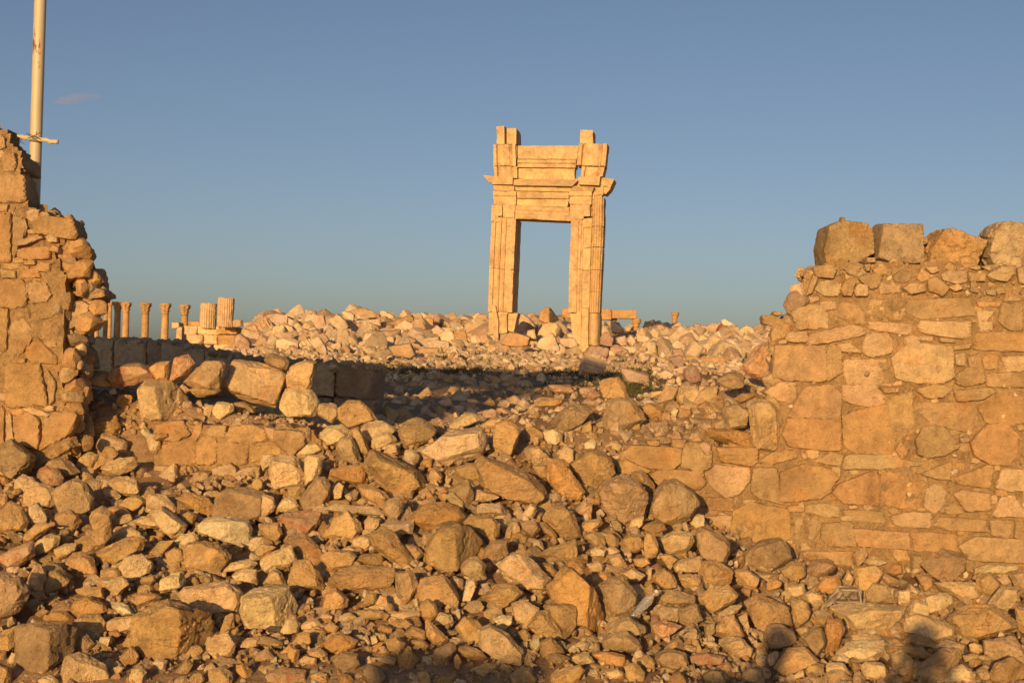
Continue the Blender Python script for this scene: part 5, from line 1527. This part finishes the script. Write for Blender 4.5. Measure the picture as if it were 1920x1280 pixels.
# ---- the distant colonnade ----
def column(px, ytop, wpx, Y, label, group='columns of the far colonnade', cap=True):
    top = at(px, ytop, Y); r = wpx / 2 * Y / F; H = top[2] + .3
    t = thing('column', [top[0], Y, -.3], label, 'column', group)
    n = 24; th = np.linspace(0, 2 * math.pi, n, endpoint=False)
    def lathe(name, prof, flare=None):
        v = []; 
        for z, rr in prof:
            k = rr * (1 + (.13 * np.cos(th * 8) if flare and z in flare else 0))
            v.append(np.stack([top[0] + np.cos(th) * k, Y + np.sin(th) * k, np.full(n, z)], 1))
        v = np.concatenate(v); m = len(prof); i = np.arange(m * n).reshape(m, n); j = np.roll(i, -1, 1)
        f = np.stack([i[:-1], j[:-1], j[1:], i[1:]], -1).reshape(-1, 4)
        v[:, :2] += (fbm(v * 3, 2) * .012)[:, None]
        a = Acc(); a.add(v, f, jitter(TONE['o'], np.random.RandomState(int(px)), .08)); return link(name, a.mesh(name, t.location, smooth=True), M_ARCH, t.location, t)
    ch = 3.0 * r if cap else 0
    z1 = top[2] - ch; zs = np.linspace(-.3, z1 - .05, 22)
    lathe('shaft', [(z, r * (1.12 - .18 * (z + .3) / H) * (1.0 if k % 7 else .97)) for k, z in enumerate(zs)] + [(z1, r * 1.08), (z1 + .02, 0)])
    if cap:
        za = [top[2] - ch * q for q in (1, .93, .9, .6, .55, .35, .16, .14, 0, 0)]
        lathe('capital', [(za[0], r * .9), (za[1], r * 1.05), (za[2], r * .95), (za[3], r * 1.22), (za[4], r * 1.08), (za[5], r * 1.35), (za[6], r * 1.65), (za[7], r * 1.5), (za[8] , r * 1.62), (za[9], 0)], flare=(za[3], za[5], za[6]))
    return t
column(183, 568, 8, 131, 'sunlit column of the far colonnade just right of the broken wall')
column(174, 566, 9, 150, 'shaded column of the far colonnade nearest the broken wall')
column(207, 565, 7, 129, 'narrow sunlit column behind the second shaded column of the far row')
column(200, 564, 10, 150, 'second shaded column of the far colonnade')
column(221, 566, 12, 150, 'third shaded column of the far colonnade, half behind a sunlit one')
column(237, 567, 12.5, 128, 'broadest sunlit column, overlapping a shaded one in the far row')
column(273.5, 568, 13.5, 128, 'sunlit far column standing free, fourth from the column stubs\' podium')
column(310.5, 569, 13.5, 128, 'sunlit far column standing free, middle one of three with sky around')
column(347, 571.5, 13, 128, 'sunlit far column nearest the podium of stubs')
# columns with a beam, right of the doorway
def beam(name, label, pts, Y, thick, seed):
    q = np.array([at(x, y, Y) for x, y in pts]); C = q.mean(0)
    a = Acc(); V, f = stone((q - C)[:, [0, 2]], thick, seed, sub=5, tilt=(0, 3), p=(34, 40), rough=.2, front=(0, 2), chips=0); a.add(V + C, f, TONE['o'])
    return tag(link(name, a.mesh(name, C), M_ARCH, C), label, 'beam')
YB = 118
gt = thing('beam_colonnade', at(1120, 640, YB), 'far pair of columns still joined by a stone beam, right of the doorway', 'ruin')
def sub_beam(pts, seed):
    q = np.array([at(x, y, YB) for x, y in pts]); C = q.mean(0)
    a = Acc(); V, f = stone((q - C)[:, [0, 2]], 1.0, seed, sub=5, tilt=(0, 2), p=(36, 40), rough=.18, front=(0, 1), chips=0); a.add(V + C, f, TONE['o'])
    link('beam', a.mesh('beam', C), M_ARCH, C, gt)
sub_beam([(1053, 579), (1146, 580), (1146, 600), (1053, 596)], 1); sub_beam([(1147, 581), (1193, 582), (1193, 598), (1147, 597)], 2)
def mini_col(px, ytop, ybot, w, parent, loc_y):
    p = at(px, ytop, loc_y); b = at(px, ybot, loc_y); r = w / 2 * loc_y / F; n = 20; th = np.linspace(0, 2 * math.pi, n, endpoint=False)
    H = p[2] - b[2]; ch = min(H * .6, 3.2 * r)
    for nm, prof in (('capital', [(0, 0), (0, 1.6), (.12, 1.5), (.2, 1.65), (.5, 1.3), (.55, 1.1), (.8, 1.15), (.85, .95), (1, .95)]), ('shaft', [(1, .95), (1.4, .97), (H / ch + 1.2, 1)])):
        v = np.concatenate([np.stack([p[0] + np.cos(th) * r * k * (1 + (.1 * np.cos(8 * th) if nm == 'capital' and .1 < q < .6 else 0)), p[1] + np.sin(th) * r * k, np.full(n, p[2] - q * ch)], 1) for q, k in prof])
        m = len(prof); i = np.arange(m * n).reshape(m, n); j = np.roll(i, -1, 1); f = np.stack([i[:-1], i[1:], j[1:], j[:-1]], -1).reshape(-1, 4)
        a = Acc(); a.add(v, f, TONE['o']); link(nm, a.mesh(nm, p), M_ARCH, p, parent)
mini_col(1193, 598, 645, 11, gt, YB); mini_col(1150, 596, 640, 8, gt, YB + .6); mini_col(1060, 596, 640, 12, gt, YB)
sc_ = thing('column', at(1265, 620, 112), 'short far column with a wide flat capital, alone on the skyline right of the doorway', 'column')
mini_col(1265.5, 585, 640, 9.5, sc_, 112)
cp = thing('capital', at(1334, 612, 84), 'broken leafy capital lying on the skyline left of the brick-red block', 'capital')
mini_col(1334, 608.5, 640, 13, cp, 84)
# tall wall added far left behind the near wall, to shade part of the colonnade
wx0, wx1 = -52.5, -43.2
a = Acc(); C = np.array([(wx0 + wx1) / 2, 137, 0.0]); rs = np.random.RandomState(99); z = -.5
while z < 9.8:
    h = rs.uniform(.9, 1.15); x = wx0 + rs.uniform(-.4, .3)
    while x < wx1 - .3:
        w = min(rs.uniform(1.3, 2.4), wx1 - x)
        if z < 7.5 or rs.rand() < .8:
            V, f = stone(np.array([[-w/2, -h/2], [w/2, -h/2], [w/2, h/2], [-w/2, h/2]]) * 1.03, 1.4, rs.randint(1e6), sub=3, tilt=(0, 3), p=(60, 90), rough=.25, front=(0, 2), chips=0)
            a.add(V + [x + w / 2, 137 + rs.uniform(-.05, .05), z + h / 2], f, jitter(TONE['o'], rs, .08))
        x += w
    z += h
tag(link('added_shade_wall', a.mesh('added_shade_wall', C), M_ARCH, C), 'tall far wall added to shade the colonnade, mostly hidden by the broken wall end', 'wall')
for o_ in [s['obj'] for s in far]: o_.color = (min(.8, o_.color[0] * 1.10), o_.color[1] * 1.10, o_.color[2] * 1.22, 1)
# ---- pole with a lashed board ----
M_PAINT = simple_mat('chipped_white_paint', (.54, .45, .31), .55, .2, 30, .10)
def pole_mat():
    m, nt = nodes('rusty_painted_metal'); g = NT(nt); tc = g.n('ShaderNodeTexCoord')
    mp = g.n('ShaderNodeMapping'); mp.inputs['Scale'].default_value = (1, 1, .35); g.l(tc.outputs['Object'], mp.inputs[0])
    r = g.ramp(g.noise(mp.outputs[0], 14, 5, .65), [(.60, 0.0), (.66, 1.0)])
    st = g.ramp(g.noise(mp.outputs[0], 9, 3, .5), [(.45, 0.0), (.75, .45)])
    c = g.mix(st, (.54, .46, .32), (.42, .31, .18)); c = g.mix(r, c, (.22, .09, .035))
    b = g.n('ShaderNodeBsdfPrincipled'); b.inputs['Roughness'].default_value = .5; g.l(c, b.inputs['Base Color'])
    out = g.n('ShaderNodeOutputMaterial'); g.l(b.outputs[0], out.inputs[0]); return m
M_POLE = pole_mat(); M_WIRE = simple_mat('rusty_wire', (.06, .035, .02), .6)
def tube(pts, rad, n=16, cap=True):
    pts = np.array(pts, float); m = len(pts); rad = np.broadcast_to(np.asarray(rad, float), (m,)); th = np.linspace(0, 2 * math.pi, n, endpoint=False)
    t = np.gradient(pts, axis=0); t /= np.linalg.norm(t, axis=1)[:, None]
    ref = np.array([0, 0, 1.]) if abs(t[0][2]) < .8 else np.array([1., 0, 0]); u = np.cross(t, ref); u /= np.linalg.norm(u, axis=1)[:, None]; w = np.cross(t, u)
    v = (pts[:, None] + (np.cos(th)[None, :, None] * u[:, None] + np.sin(th)[None, :, None] * w[:, None]) * rad[:, None, None]).reshape(-1, 3)
    i = np.arange(m * n).reshape(m, n); j = np.roll(i, -1, 1); f = np.stack([i[:-1], i[1:], j[1:], j[:-1]], -1).reshape(-1, 4)
    if cap:
        v = np.concatenate([v, pts[:1], pts[-1:]]); a_, b_ = m * n, m * n + 1
        f = np.concatenate([f, np.stack([np.full(n, a_), i[0], j[0], j[0]], 1), np.stack([np.full(n, b_), j[-1], i[-1], i[-1]], 1)])
    return v, f
def tri(f):
    f = np.concatenate([f[:, [0, 1, 2]], f[:, [0, 2, 3]]]); return f[(f[:, 0] != f[:, 1]) & (f[:, 1] != f[:, 2]) & (f[:, 0] != f[:, 2])]
YP = 11.3
top, bot = at(77.5, -60, YP), at(62.5, 420, YP); g0 = bot.copy(); g0 = bot + (bot - top) / (top[2] - bot[2]) * (bot[2] - .9)
pole = thing('pole', g0, 'tall white painted metal pole with rust streaks behind the broken wall, leaning slightly', 'pole')
L = np.linspace(0, 1, 12)[:, None]; v, f = tube(g0 * (1 - L) + (top + (top - bot) * .4) * L, 11.2 * YP / F)
link('shaft', make_mesh('shaft', v - g0, tri(f)), M_POLE, g0, pole)
def board(p0, p1, h, th, name, parent):
    p0, p1 = np.array(p0), np.array(p1); d = p1 - p0; Ln = np.linalg.norm(d); d /= Ln; upv = np.cross(np.cross(d, [0, 0, 1.]), d); upv /= np.linalg.norm(upv); nn = np.cross(d, upv)
    k = 24; vs = []
    for i in range(k + 1):
        c = p0 + d * Ln * i / k; e = .0025 * math.sin(i * 2.1) + (.004 * math.sin(i * 5.3) if i > 14 else 0)
        vs += [c + upv * (h / 2 + e) + nn * th / 2, c + upv * (h / 2 + e) - nn * th / 2, c - upv * (h / 2 - e) - nn * th / 2, c - upv * (h / 2 - e) + nn * th / 2]
    fs = [[4 * i + a_, 4 * i + 4 + a_, 4 * i + 4 + (a_ + 1) % 4, 4 * i + (a_ + 1) % 4] for i in range(k) for a_ in range(4)] + [[0, 1, 2, 3], [4 * k + 3, 4 * k + 2, 4 * k + 1, 4 * k]]
    c = (p0 + p1) / 2; return link(name, make_mesh(name, np.array(vs) - c, tri(np.array(fs)), smooth=False), M_PAINT, c, parent)
yb_ = YP - .07
board(at(16, 253.5, yb_), at(109, 267, yb_), 7.5 * yb_ / F, .025, 'crossboard', pole)
tips = tube([at(17, 253.6, yb_ - .002), at(28, 255.2, yb_ - .002)], .020, 10)
a = Acc()
for (x0, y0, x1, y1, n) in ((50, 250, 78, 268, 0), (52, 258, 76, 250, 1), (54, 250, 74, 262, 2)):
    a.add(*(lambda q: (q[0], tri(q[1])))(tube([at(x0 + (x1 - x0) * t, y0 + (y1 - y0) * t + 1.5 * math.sin(3 * t + n), yb_ - .035 - .03 * math.sin(math.pi * t)) for t in np.linspace(0, 1, 9)], .0026, 6)))
for pts in ([(33, 256), (36, 263), (40, 267), (47, 271)], [(44, 254), (40, 262), (36, 270), (33, 276)], [(40, 262), (35, 258), (33, 262)]):
    a.add(*(lambda q: (q[0], tri(q[1])))(tube([at(x, y, yb_) for x, y in pts], .002, 6)))
c0 = at(60, 256, yb_); link('wire', a.mesh('wire', c0), M_WIRE, c0, pole)
# ---- plastic bottle among the stones ----
def bottle_mat():
    m, nt = nodes('dusty_clear_plastic'); g = NT(nt); b = g.n('ShaderNodeBsdfPrincipled')
    b.inputs['Base Color'].default_value = (.86, .84, .80, 1); b.inputs['Roughness'].default_value = .12; b.inputs['Transmission Weight'].default_value = .8; b.inputs['IOR'].default_value = 1.2
    out = g.n('ShaderNodeOutputMaterial'); g.l(b.outputs[0], out.inputs[0]); return m
Yb = hit(1195, 1150) - .02
p0, p1 = at(1184, 1158, Yb), at(1218, 1122, Yb + .02); dv = (p1 - p0) / np.linalg.norm(p1 - p0)
ts = np.array([0, .02, .06, .12, .16, .2, .24, .30, .34, .38, .5, .54, .6, .72, .80, .86, .9, 1.0]); rr = np.array([.6, .95, 1, .97, 1, .95, 1, .95, 1, .95, 1, .95, 1, .98, .75, .45, .36, .36])
bt = thing('plastic_bottle', p0, 'crumpled clear plastic bottle glinting between two big brown stones', 'bottle')
v, f = tube(p0 + dv * ts[:, None] * .20, rr * .028, 24); v = v + (fbm(v * 22, 2) * .005)[:, None]
link('body', make_mesh('body', v - p0, tri(f)), bottle_mat(), p0, bt)
v, f = tube(p0 + dv * np.array([.2, .202, .215, .217])[:, None], np.array([.010, .0125, .0125, .010]), 20)
link('cap', make_mesh('cap', v - p0, tri(f)), simple_mat('white_cap', (.6, .6, .58), .4), p0, bt)
# ---- hollow building block fragment ----
Yh = hit(1580, 1140) - .05; hc = at(1578, 1112, Yh); a = Acc(); s_ = Yh / F
def bar(x0, y0, x1, y1, w, d=.10):
    p, q = at(x0, y0, Yh), at(x1, y1, Yh); C = (p + q) / 2; dx = (q - p)[[0, 2]]; L_ = np.linalg.norm(dx); dx = dx / L_; n_ = np.array([-dx[1], dx[0]])
    P4 = np.array([dx * L_ / 2 + n_ * w / 2, dx * L_ / 2 - n_ * w / 2, -dx * L_ / 2 - n_ * w / 2, -dx * L_ / 2 + n_ * w / 2])
    V, f_ = stone(P4, d, int(x0 * 7 + y1), sub=3, tilt=(0, 4), p=(28, 36), rough=.35, front=(0, 4), chips=0); a.add(V + C, f_, (.47, .40, .30))
bar(1541, 1140, 1582, 1106, .018); bar(1574, 1104, 1608, 1104, .014); bar(1576, 1107, 1594, 1128, .012); bar(1590, 1122, 1606, 1104, .012)
bar(1560, 1126, 1612, 1126, .015); bar(1608, 1104, 1612, 1128, .013); bar(1558, 1125, 1566, 1134, .012)
V, f_ = stone(np.array([[-.10, -.05], [.12, -.05], [.12, .05], [-.02, .06]]), .03, 3, sub=3, tilt=(0, 4), rough=.3, chips=0); a.add(V + at(1582, 1118, Yh) + [0, .05, 0], f_, (.40, .34, .26))
tag(link('hollow_block', a.mesh('hollow_block', hc), M_WALL, hc), 'broken hollow building block with open cells above the widest pale boulder', 'block')
# ---- weeds on the ground beyond ----
M_GRASS = simple_mat('dry_green_weeds', (.085, .080, .035), .8, 0, 3, .5)
rs = np.random.RandomState(77); V, Fq, n = [], [], 0
clumps = [(x, y) for x, y in zip(rs.uniform(700, 900, 80), rs.uniform(683, 702, 80))] + [(x, y) for x, y in zip(rs.uniform(1010, 1230, 110), rs.uniform(692, 742, 110))] + \
         [(x, y) for x, y in zip(rs.uniform(1170, 1212, 50), rs.uniform(722, 745, 50))] + [(x, y) for x, y in zip(rs.uniform(820, 1010, 60), rs.uniform(668, 705, 60))] + \
         [(x, y) for x, y in zip(rs.uniform(1020, 1220, 40), rs.uniform(668, 690, 40))]
for x, y in clumps:
    Y = hit(x, y, 13, 80); C = at(x, y, Y); R_ = rs.uniform(.1, .38) * (Y / 35); k = int(18 + 34 * rs.rand())
    for q in range(k):
        o = C + [rs.normal() * R_, rs.normal() * R_, -.04]; o[2] = height(o[0], o[1]); h = rs.uniform(.03, .12) * (Y / 35) ** .7; az = rs.uniform(0, 6.28); w = .012 * Y / 30
        d = np.array([math.cos(az), math.sin(az), 0]) * w; ln = np.array([rs.normal() * .5, rs.normal() * .5, 1.]) * h
        V += [o - d, o + d, o + ln * .6 + d * .7, o + ln]; Fq.append([n, n + 1, n + 2, n + 3]); n += 4
tag(link('grass', make_mesh('grass', np.array(V), tri(np.array(Fq)), smooth=False), M_GRASS), kind='stuff')
# ---- the people whose shadows fall on the stones ----
M_CLOTH = simple_mat('dark_cloth', (.05, .05, .06), .9); M_SKIN = simple_mat('skin', (.45, .28, .2), .6); M_HAIR = simple_mat('dark_hair', (.02, .015, .01), .7)
def person(x, y, h, label, arms_up, turn=0.0):
    k = h / 1.78
    J = {'pelvis': (0, 0, .95), 'waist': (0, 0, 1.12), 'chest': (0, .02, 1.34), 'neck': (0, 0, 1.50), 'head': (0, .02, 1.60), 'crown': (0, .0, 1.74),
         'hl': (-.10, 0, .92), 'kl': (-.11, .02, .50), 'al': (-.11, -.02, .09), 'tl': (-.12, .17, .03), 'hr': (.10, 0, .92), 'kr': (.11, .02, .50), 'ar': (.11, -.02, .09), 'tr': (.12, .17, .03),
         'sl': (-.19, 0, 1.44), 'sr': (.19, 0, 1.44)}
    if arms_up: J.update(el=(-.30, .16, 1.24), wl=(-.09, .26, 1.55), er=(.30, .14, 1.24), wr=(.09, .26, 1.56))
    else: J.update(el=(-.25, -.02, 1.15), wl=(-.27, .06, .90), er=(.25, -.02, 1.15), wr=(.27, .06, .90))
    E = [('pelvis', 'waist'), ('waist', 'chest'), ('chest', 'neck'), ('neck', 'head'), ('head', 'crown'), ('pelvis', 'hl'), ('hl', 'kl'), ('kl', 'al'), ('al', 'tl'), ('pelvis', 'hr'), ('hr', 'kr'), ('kr', 'ar'), ('ar', 'tr'),
         ('chest', 'sl'), ('sl', 'el'), ('el', 'wl'), ('chest', 'sr'), ('sr', 'er'), ('er', 'wr')]
    Rr = dict(pelvis=(.16, .12), waist=(.145, .11), chest=(.17, .12), neck=(.06, .06), head=(.085, .10), crown=(.06, .07), hl=(.09, .09), hr=(.09, .09), kl=(.06, .06), kr=(.06, .06), al=(.045, .045), ar=(.045, .045), tl=(.035, .03), tr=(.035, .03),
              sl=(.065, .065), sr=(.065, .065), el=(.045, .045), er=(.045, .045), wl=(.03, .03), wr=(.03, .03))
    # five fingers each, closed round the camera or hanging
    for sd, sg in (('l', -1), ('r', 1)):
        w = np.array(J['w' + sd]); dirn = np.array([-sg * .3, .35, .9]) if arms_up else np.array([0, .12, -1.]); dirn /= np.linalg.norm(dirn)
        palm = w + dirn * .07; J['p' + sd] = tuple(palm); Rr['p' + sd] = (.032, .018); E.append(('w' + sd, 'p' + sd))
        for q in range(4):
            a_ = palm + dirn * .03 + np.array([0, 1, 0]) * (q - 1.5) * .02; b_ = a_ + dirn * (.032 + .006 * (q in (1, 2))) + np.array([-sg * .008, 0, 0]); c_ = b_ + dirn * .02 + np.array([-sg * .018, 0, 0])
            for nm, pt, rd in (('f%d0' % q, a_, .009), ('f%d1' % q, b_, .0085), ('f%d2' % q, c_, .0075)): J[nm + sd] = tuple(pt); Rr[nm + sd] = (rd, rd)
            E += [('p' + sd, 'f%d0' % q + sd), ('f%d0' % q + sd, 'f%d1' % q + sd), ('f%d1' % q + sd, 'f%d2' % q + sd)]
        a_ = w + dirn * .03 + np.array([-sg * .01, .035, 0]); b_ = a_ + dirn * .035 + np.array([-sg * .01, .015, 0])
        J['th0' + sd] = tuple(a_); J['th1' + sd] = tuple(b_); Rr['th0' + sd] = Rr['th1' + sd] = (.010, .010); E += [('w' + sd, 'th0' + sd), ('th0' + sd, 'th1' + sd)]
    names = list(J); me = bpy.data.meshes.new('body'); me.from_pydata([tuple(c * k for c in J[n_]) for n_ in names], [(names.index(p), names.index(q)) for p, q in E], [])
    o = link('person', me, M_CLOTH, (x, y, float(height(x, y)))); o.rotation_euler.z = turn
    sk = o.modifiers.new('skin', 'SKIN')
    for i, n_ in enumerate(names): me.skin_vertices[0].data[i].radius = tuple(r_ * k for r_ in Rr[n_])
    me.skin_vertices[0].data[names.index('pelvis')].use_root = True
    o.modifiers.new('subd', 'SUBSURF').levels = 1; o.modifiers['subd'].render_levels = 1
    tag(o, label, 'person')
    V_, f_ = ICO[3]; hv = V_ * np.array([.095, .11, .12]) * k; hv = hv + hv * (.06 * ridge(V_ * 5, 2))[:, None]; sel = hv[:, 1] < .055
    hv[~sel] *= .92
    h_ = link('hair', make_mesh('hair', hv, f_), M_HAIR, (0, 0, 0)); h_.parent = o; h_.location = (0, -.012 * k, 1.70 * k)
    hd = ICO[3][0] * np.array([.078, .095, .115]) * k
    nose = np.exp(-((ICO[3][0][:, 0] / .14) ** 2 + ((ICO[3][0][:, 2] + .12) / .22) ** 2)) * (ICO[3][0][:, 1] > 0); hd[:, 1] += nose * .02 * k
    f2 = link('face', make_mesh('face', hd, f_), M_SKIN, (0, 0, 0)); f2.parent = o; f2.location = (0, .02 * k, 1.64 * k)
    return o
ph = person(-.02, -.42, 1.76, 'photographer standing with raised arms, known by the shadow over the bottom right stones', True, turn=math.radians(-15))
person(-.84, -.45, 1.70, 'second onlooker, known by the round shadow left of the photographer\'s', False, turn=math.radians(-12))
# low wall added behind the viewer to cast the shadow along the bottom edge
rs = np.random.RandomState(3); bw = thing('added_low_wall', (-4.2, -3.2, 0), 'low rubble wall added out of view behind the viewpoint to shade the bottom edge', 'wall'); a = Acc()
x = -4.7
while x < -1.9:
    w = rs.uniform(.3, .5); z = 0; zt = 1.86 + .14 * math.sin(x * 3.1) + rs.uniform(-.07, .05) 
    while z < zt:
        h = min(rs.uniform(.25, .45), zt - z + .02)
        V, f_ = stone(np.array([[-w/2, -h/2], [w/2, -h/2], [w/2, h/2], [-w/2, h/2]]) * 1.06, .5, rs.randint(1e6), sub=3, tilt=(2, 14), rough=.8, chips=1); a.add(V + [x + w / 2, -3.2, z + h / 2], f_, jitter(TONE['t'], rs)); z += h
    x += w
link('masonry', a.mesh('masonry', bw.location), M_WALL, bw.location, bw)
# ---- faint wisp of cloud ----
def cloud_mat():
    m, nt = nodes('thin_cloud'); g = NT(nt); tc = g.n('ShaderNodeTexCoord'); pv = g.n('ShaderNodeVolumePrincipled')
    n_ = g.ramp(g.noise(tc.outputs['Object'], .012, 4, .6), [(.45, 0.0), (.7, 1.0)]); pv.inputs['Color'].default_value = (1, .86, .80, 1)
    g.l(g.math('MULTIPLY', n_, .012), pv.inputs['Density']); out = g.n('ShaderNodeOutputMaterial'); g.l(pv.outputs[0], out.inputs['Volume']); return m
cc = at(143, 186, 4200); V_, f_ = ICO[3]
o = link('cloud', make_mesh('cloud', V_ * np.array([78, 40, 13]) + np.stack([np.zeros(len(V_)), np.zeros(len(V_)), V_[:, 0] * 8], 1), f_), cloud_mat(), cc); tag(o, kind='structure')
# ---- light ----
sun_dir = -d_anti
el = math.asin(sun_dir[2]); az = math.atan2(sun_dir[0], sun_dir[1])
w = bpy.data.worlds.new('World'); SC.world = w; w.use_nodes = True; nt = w.node_tree; nt.nodes.clear()
sky = nt.nodes.new('ShaderNodeTexSky'); sky.sky_type = 'NISHITA'; sky.sun_disc = False; sky.sun_elevation = el; sky.sun_rotation = az
sky.air_density = .7; sky.dust_density = 1.45; sky.ozone_density = 1.7
bg = nt.nodes.new('ShaderNodeBackground'); bg.inputs['Strength'].default_value = .110
wb = nt.nodes.new('ShaderNodeMix'); wb.data_type = 'RGBA'; wb.blend_type = 'MULTIPLY'; wb.inputs[0].default_value = 1; wb.inputs[7].default_value = (.965, .85, .82, 1); nt.links.new(sky.outputs[0], wb.inputs[6])
wo = nt.nodes.new('ShaderNodeOutputWorld'); nt.links.new(wb.outputs[2], bg.inputs[0]); nt.links.new(bg.outputs[0], wo.inputs[0])
sl = bpy.data.lights.new('sun', 'SUN'); sl.energy = 5.0; sl.angle = math.radians(.53); sl.color = (1.0, .63, .27)
so = bpy.data.objects.new('sun', sl); COL.objects.link(so); so.rotation_euler = Vector(d_anti).to_track_quat('-Z', 'Y').to_euler()
vs = SC.view_settings; SC.display_settings.display_device = 'sRGB'; vs.view_transform = 'Standard'; vs.look = 'None'; vs.exposure = 0.0; vs.gamma = 1.0; vs.use_curve_mapping = False
SC.cycles.max_bounces = 6; SC.cycles.volume_bounces = 0
# ---- a label for every stone: what it looks like and where it lies, by the stones one can point to ----
LOOK = {'p': 'pale', 't': 'tan', 'o': 'orange-brown', 'g': 'greyish brown', 'r': 'pinkish', 'w': 'whitish', 'y': 'cream', 'd': 'blackish', 'k': 'blotched', 'x': 'brick-red'}
SECT = ['right of', 'upper right of', 'above', 'upper left of', 'left of', 'lower left of', 'below', 'lower right of']
ORD = ['nearest', 'second', 'third', 'fourth', 'fifth', 'sixth', 'seventh', 'eighth', 'ninth', 'tenth']
def label_all(stones, noun, cat, group):
    marks = [s for s in stones if s['short']]
    for s in marks:
        tag(s['obj'], s['short'] + ', ' + s['rest'], cat, group)
    C = np.array([s['c'] for s in stones]); used = set()
    names = [m['short'] for m in marks]; assert len(set(names)) == len(names), 'landmark names'
    def sector(d): return int(round(math.degrees(math.atan2(-d[1], d[0])) / 45)) % 8
    for i, s in enumerate(stones):
        if s['short']: continue
        best = None
        for m in sorted(marks, key=lambda m: np.linalg.norm(m['c'] - s['c']))[:9]:
            d = s['c'] - m['c']; q = sector(d); r = np.linalg.norm(d)
            same = [j for j in range(len(stones)) if stones[j] is not m and sector(C[j] - m['c']) == q and np.linalg.norm(C[j] - m['c']) < r]
            sc_ = len(same) * 60 + r
            if best is None or sc_ < best[0]: best = (sc_, m, q, len(same))
        _, m, q, k = best
        area = s['area']; sz = 'tiny' if area < 250 else 'small' if area < 1100 else 'medium-sized' if area < 3000 else 'big'
        h = hull(s['pts']); asp = np.ptp(h[:, 0]) / max(1, np.ptp(h[:, 1]))
        shp = ' flat' if asp > 1.9 else ' upright' if asp < .65 else ''
        wd = ORD[min(k, 9)]
        s['obj']['label'] = f"{sz}{shp} {LOOK[s['tone']]} {noun}, {wd} to the {SECT[q]} the {m['short']}".replace('to the above', 'one above').replace('to the below', 'one below').replace('to the right of', 'one right of').replace('to the left of', 'one left of')
        lb = s['obj']['label'].replace('nearest one', 'nearest').replace('medium-sized ', 'mid-sized ')
        if len(lb.replace('-', '').split()) > 16: lb = lb.replace(shp + ' ', ' ', 1) if shp else lb
        if len(lb.split()) > 16: lb = lb.replace(sz + ' ', '', 1)
        if len(lb.split()) > 16: lb = lb.replace('one to the ', '').replace('to the ', 'to ')
        s['obj']['label'] = lb; s['obj']['category'] = cat; s['obj']['group'] = group
label_all(heap, 'stone', 'stone', 'stones of the collapsed heap in front')
label_all(far, 'fallen block', 'stone block', 'fallen temple blocks in the distance')
for s in topb: tag(s['obj'], s['short'] + ', ' + s['rest'], 'stone', 'stones lying on top of the right wall')
for o in SC.objects:
    if o.parent is None and o.get('category') and not o.get('kind'): o['kind'] = 'thing'
bpy.context.view_layer.update()
for o in SC.objects:
    if o.get('label') and len(o['label'].split()) > 16: print('LONG', o.name, o['label'])
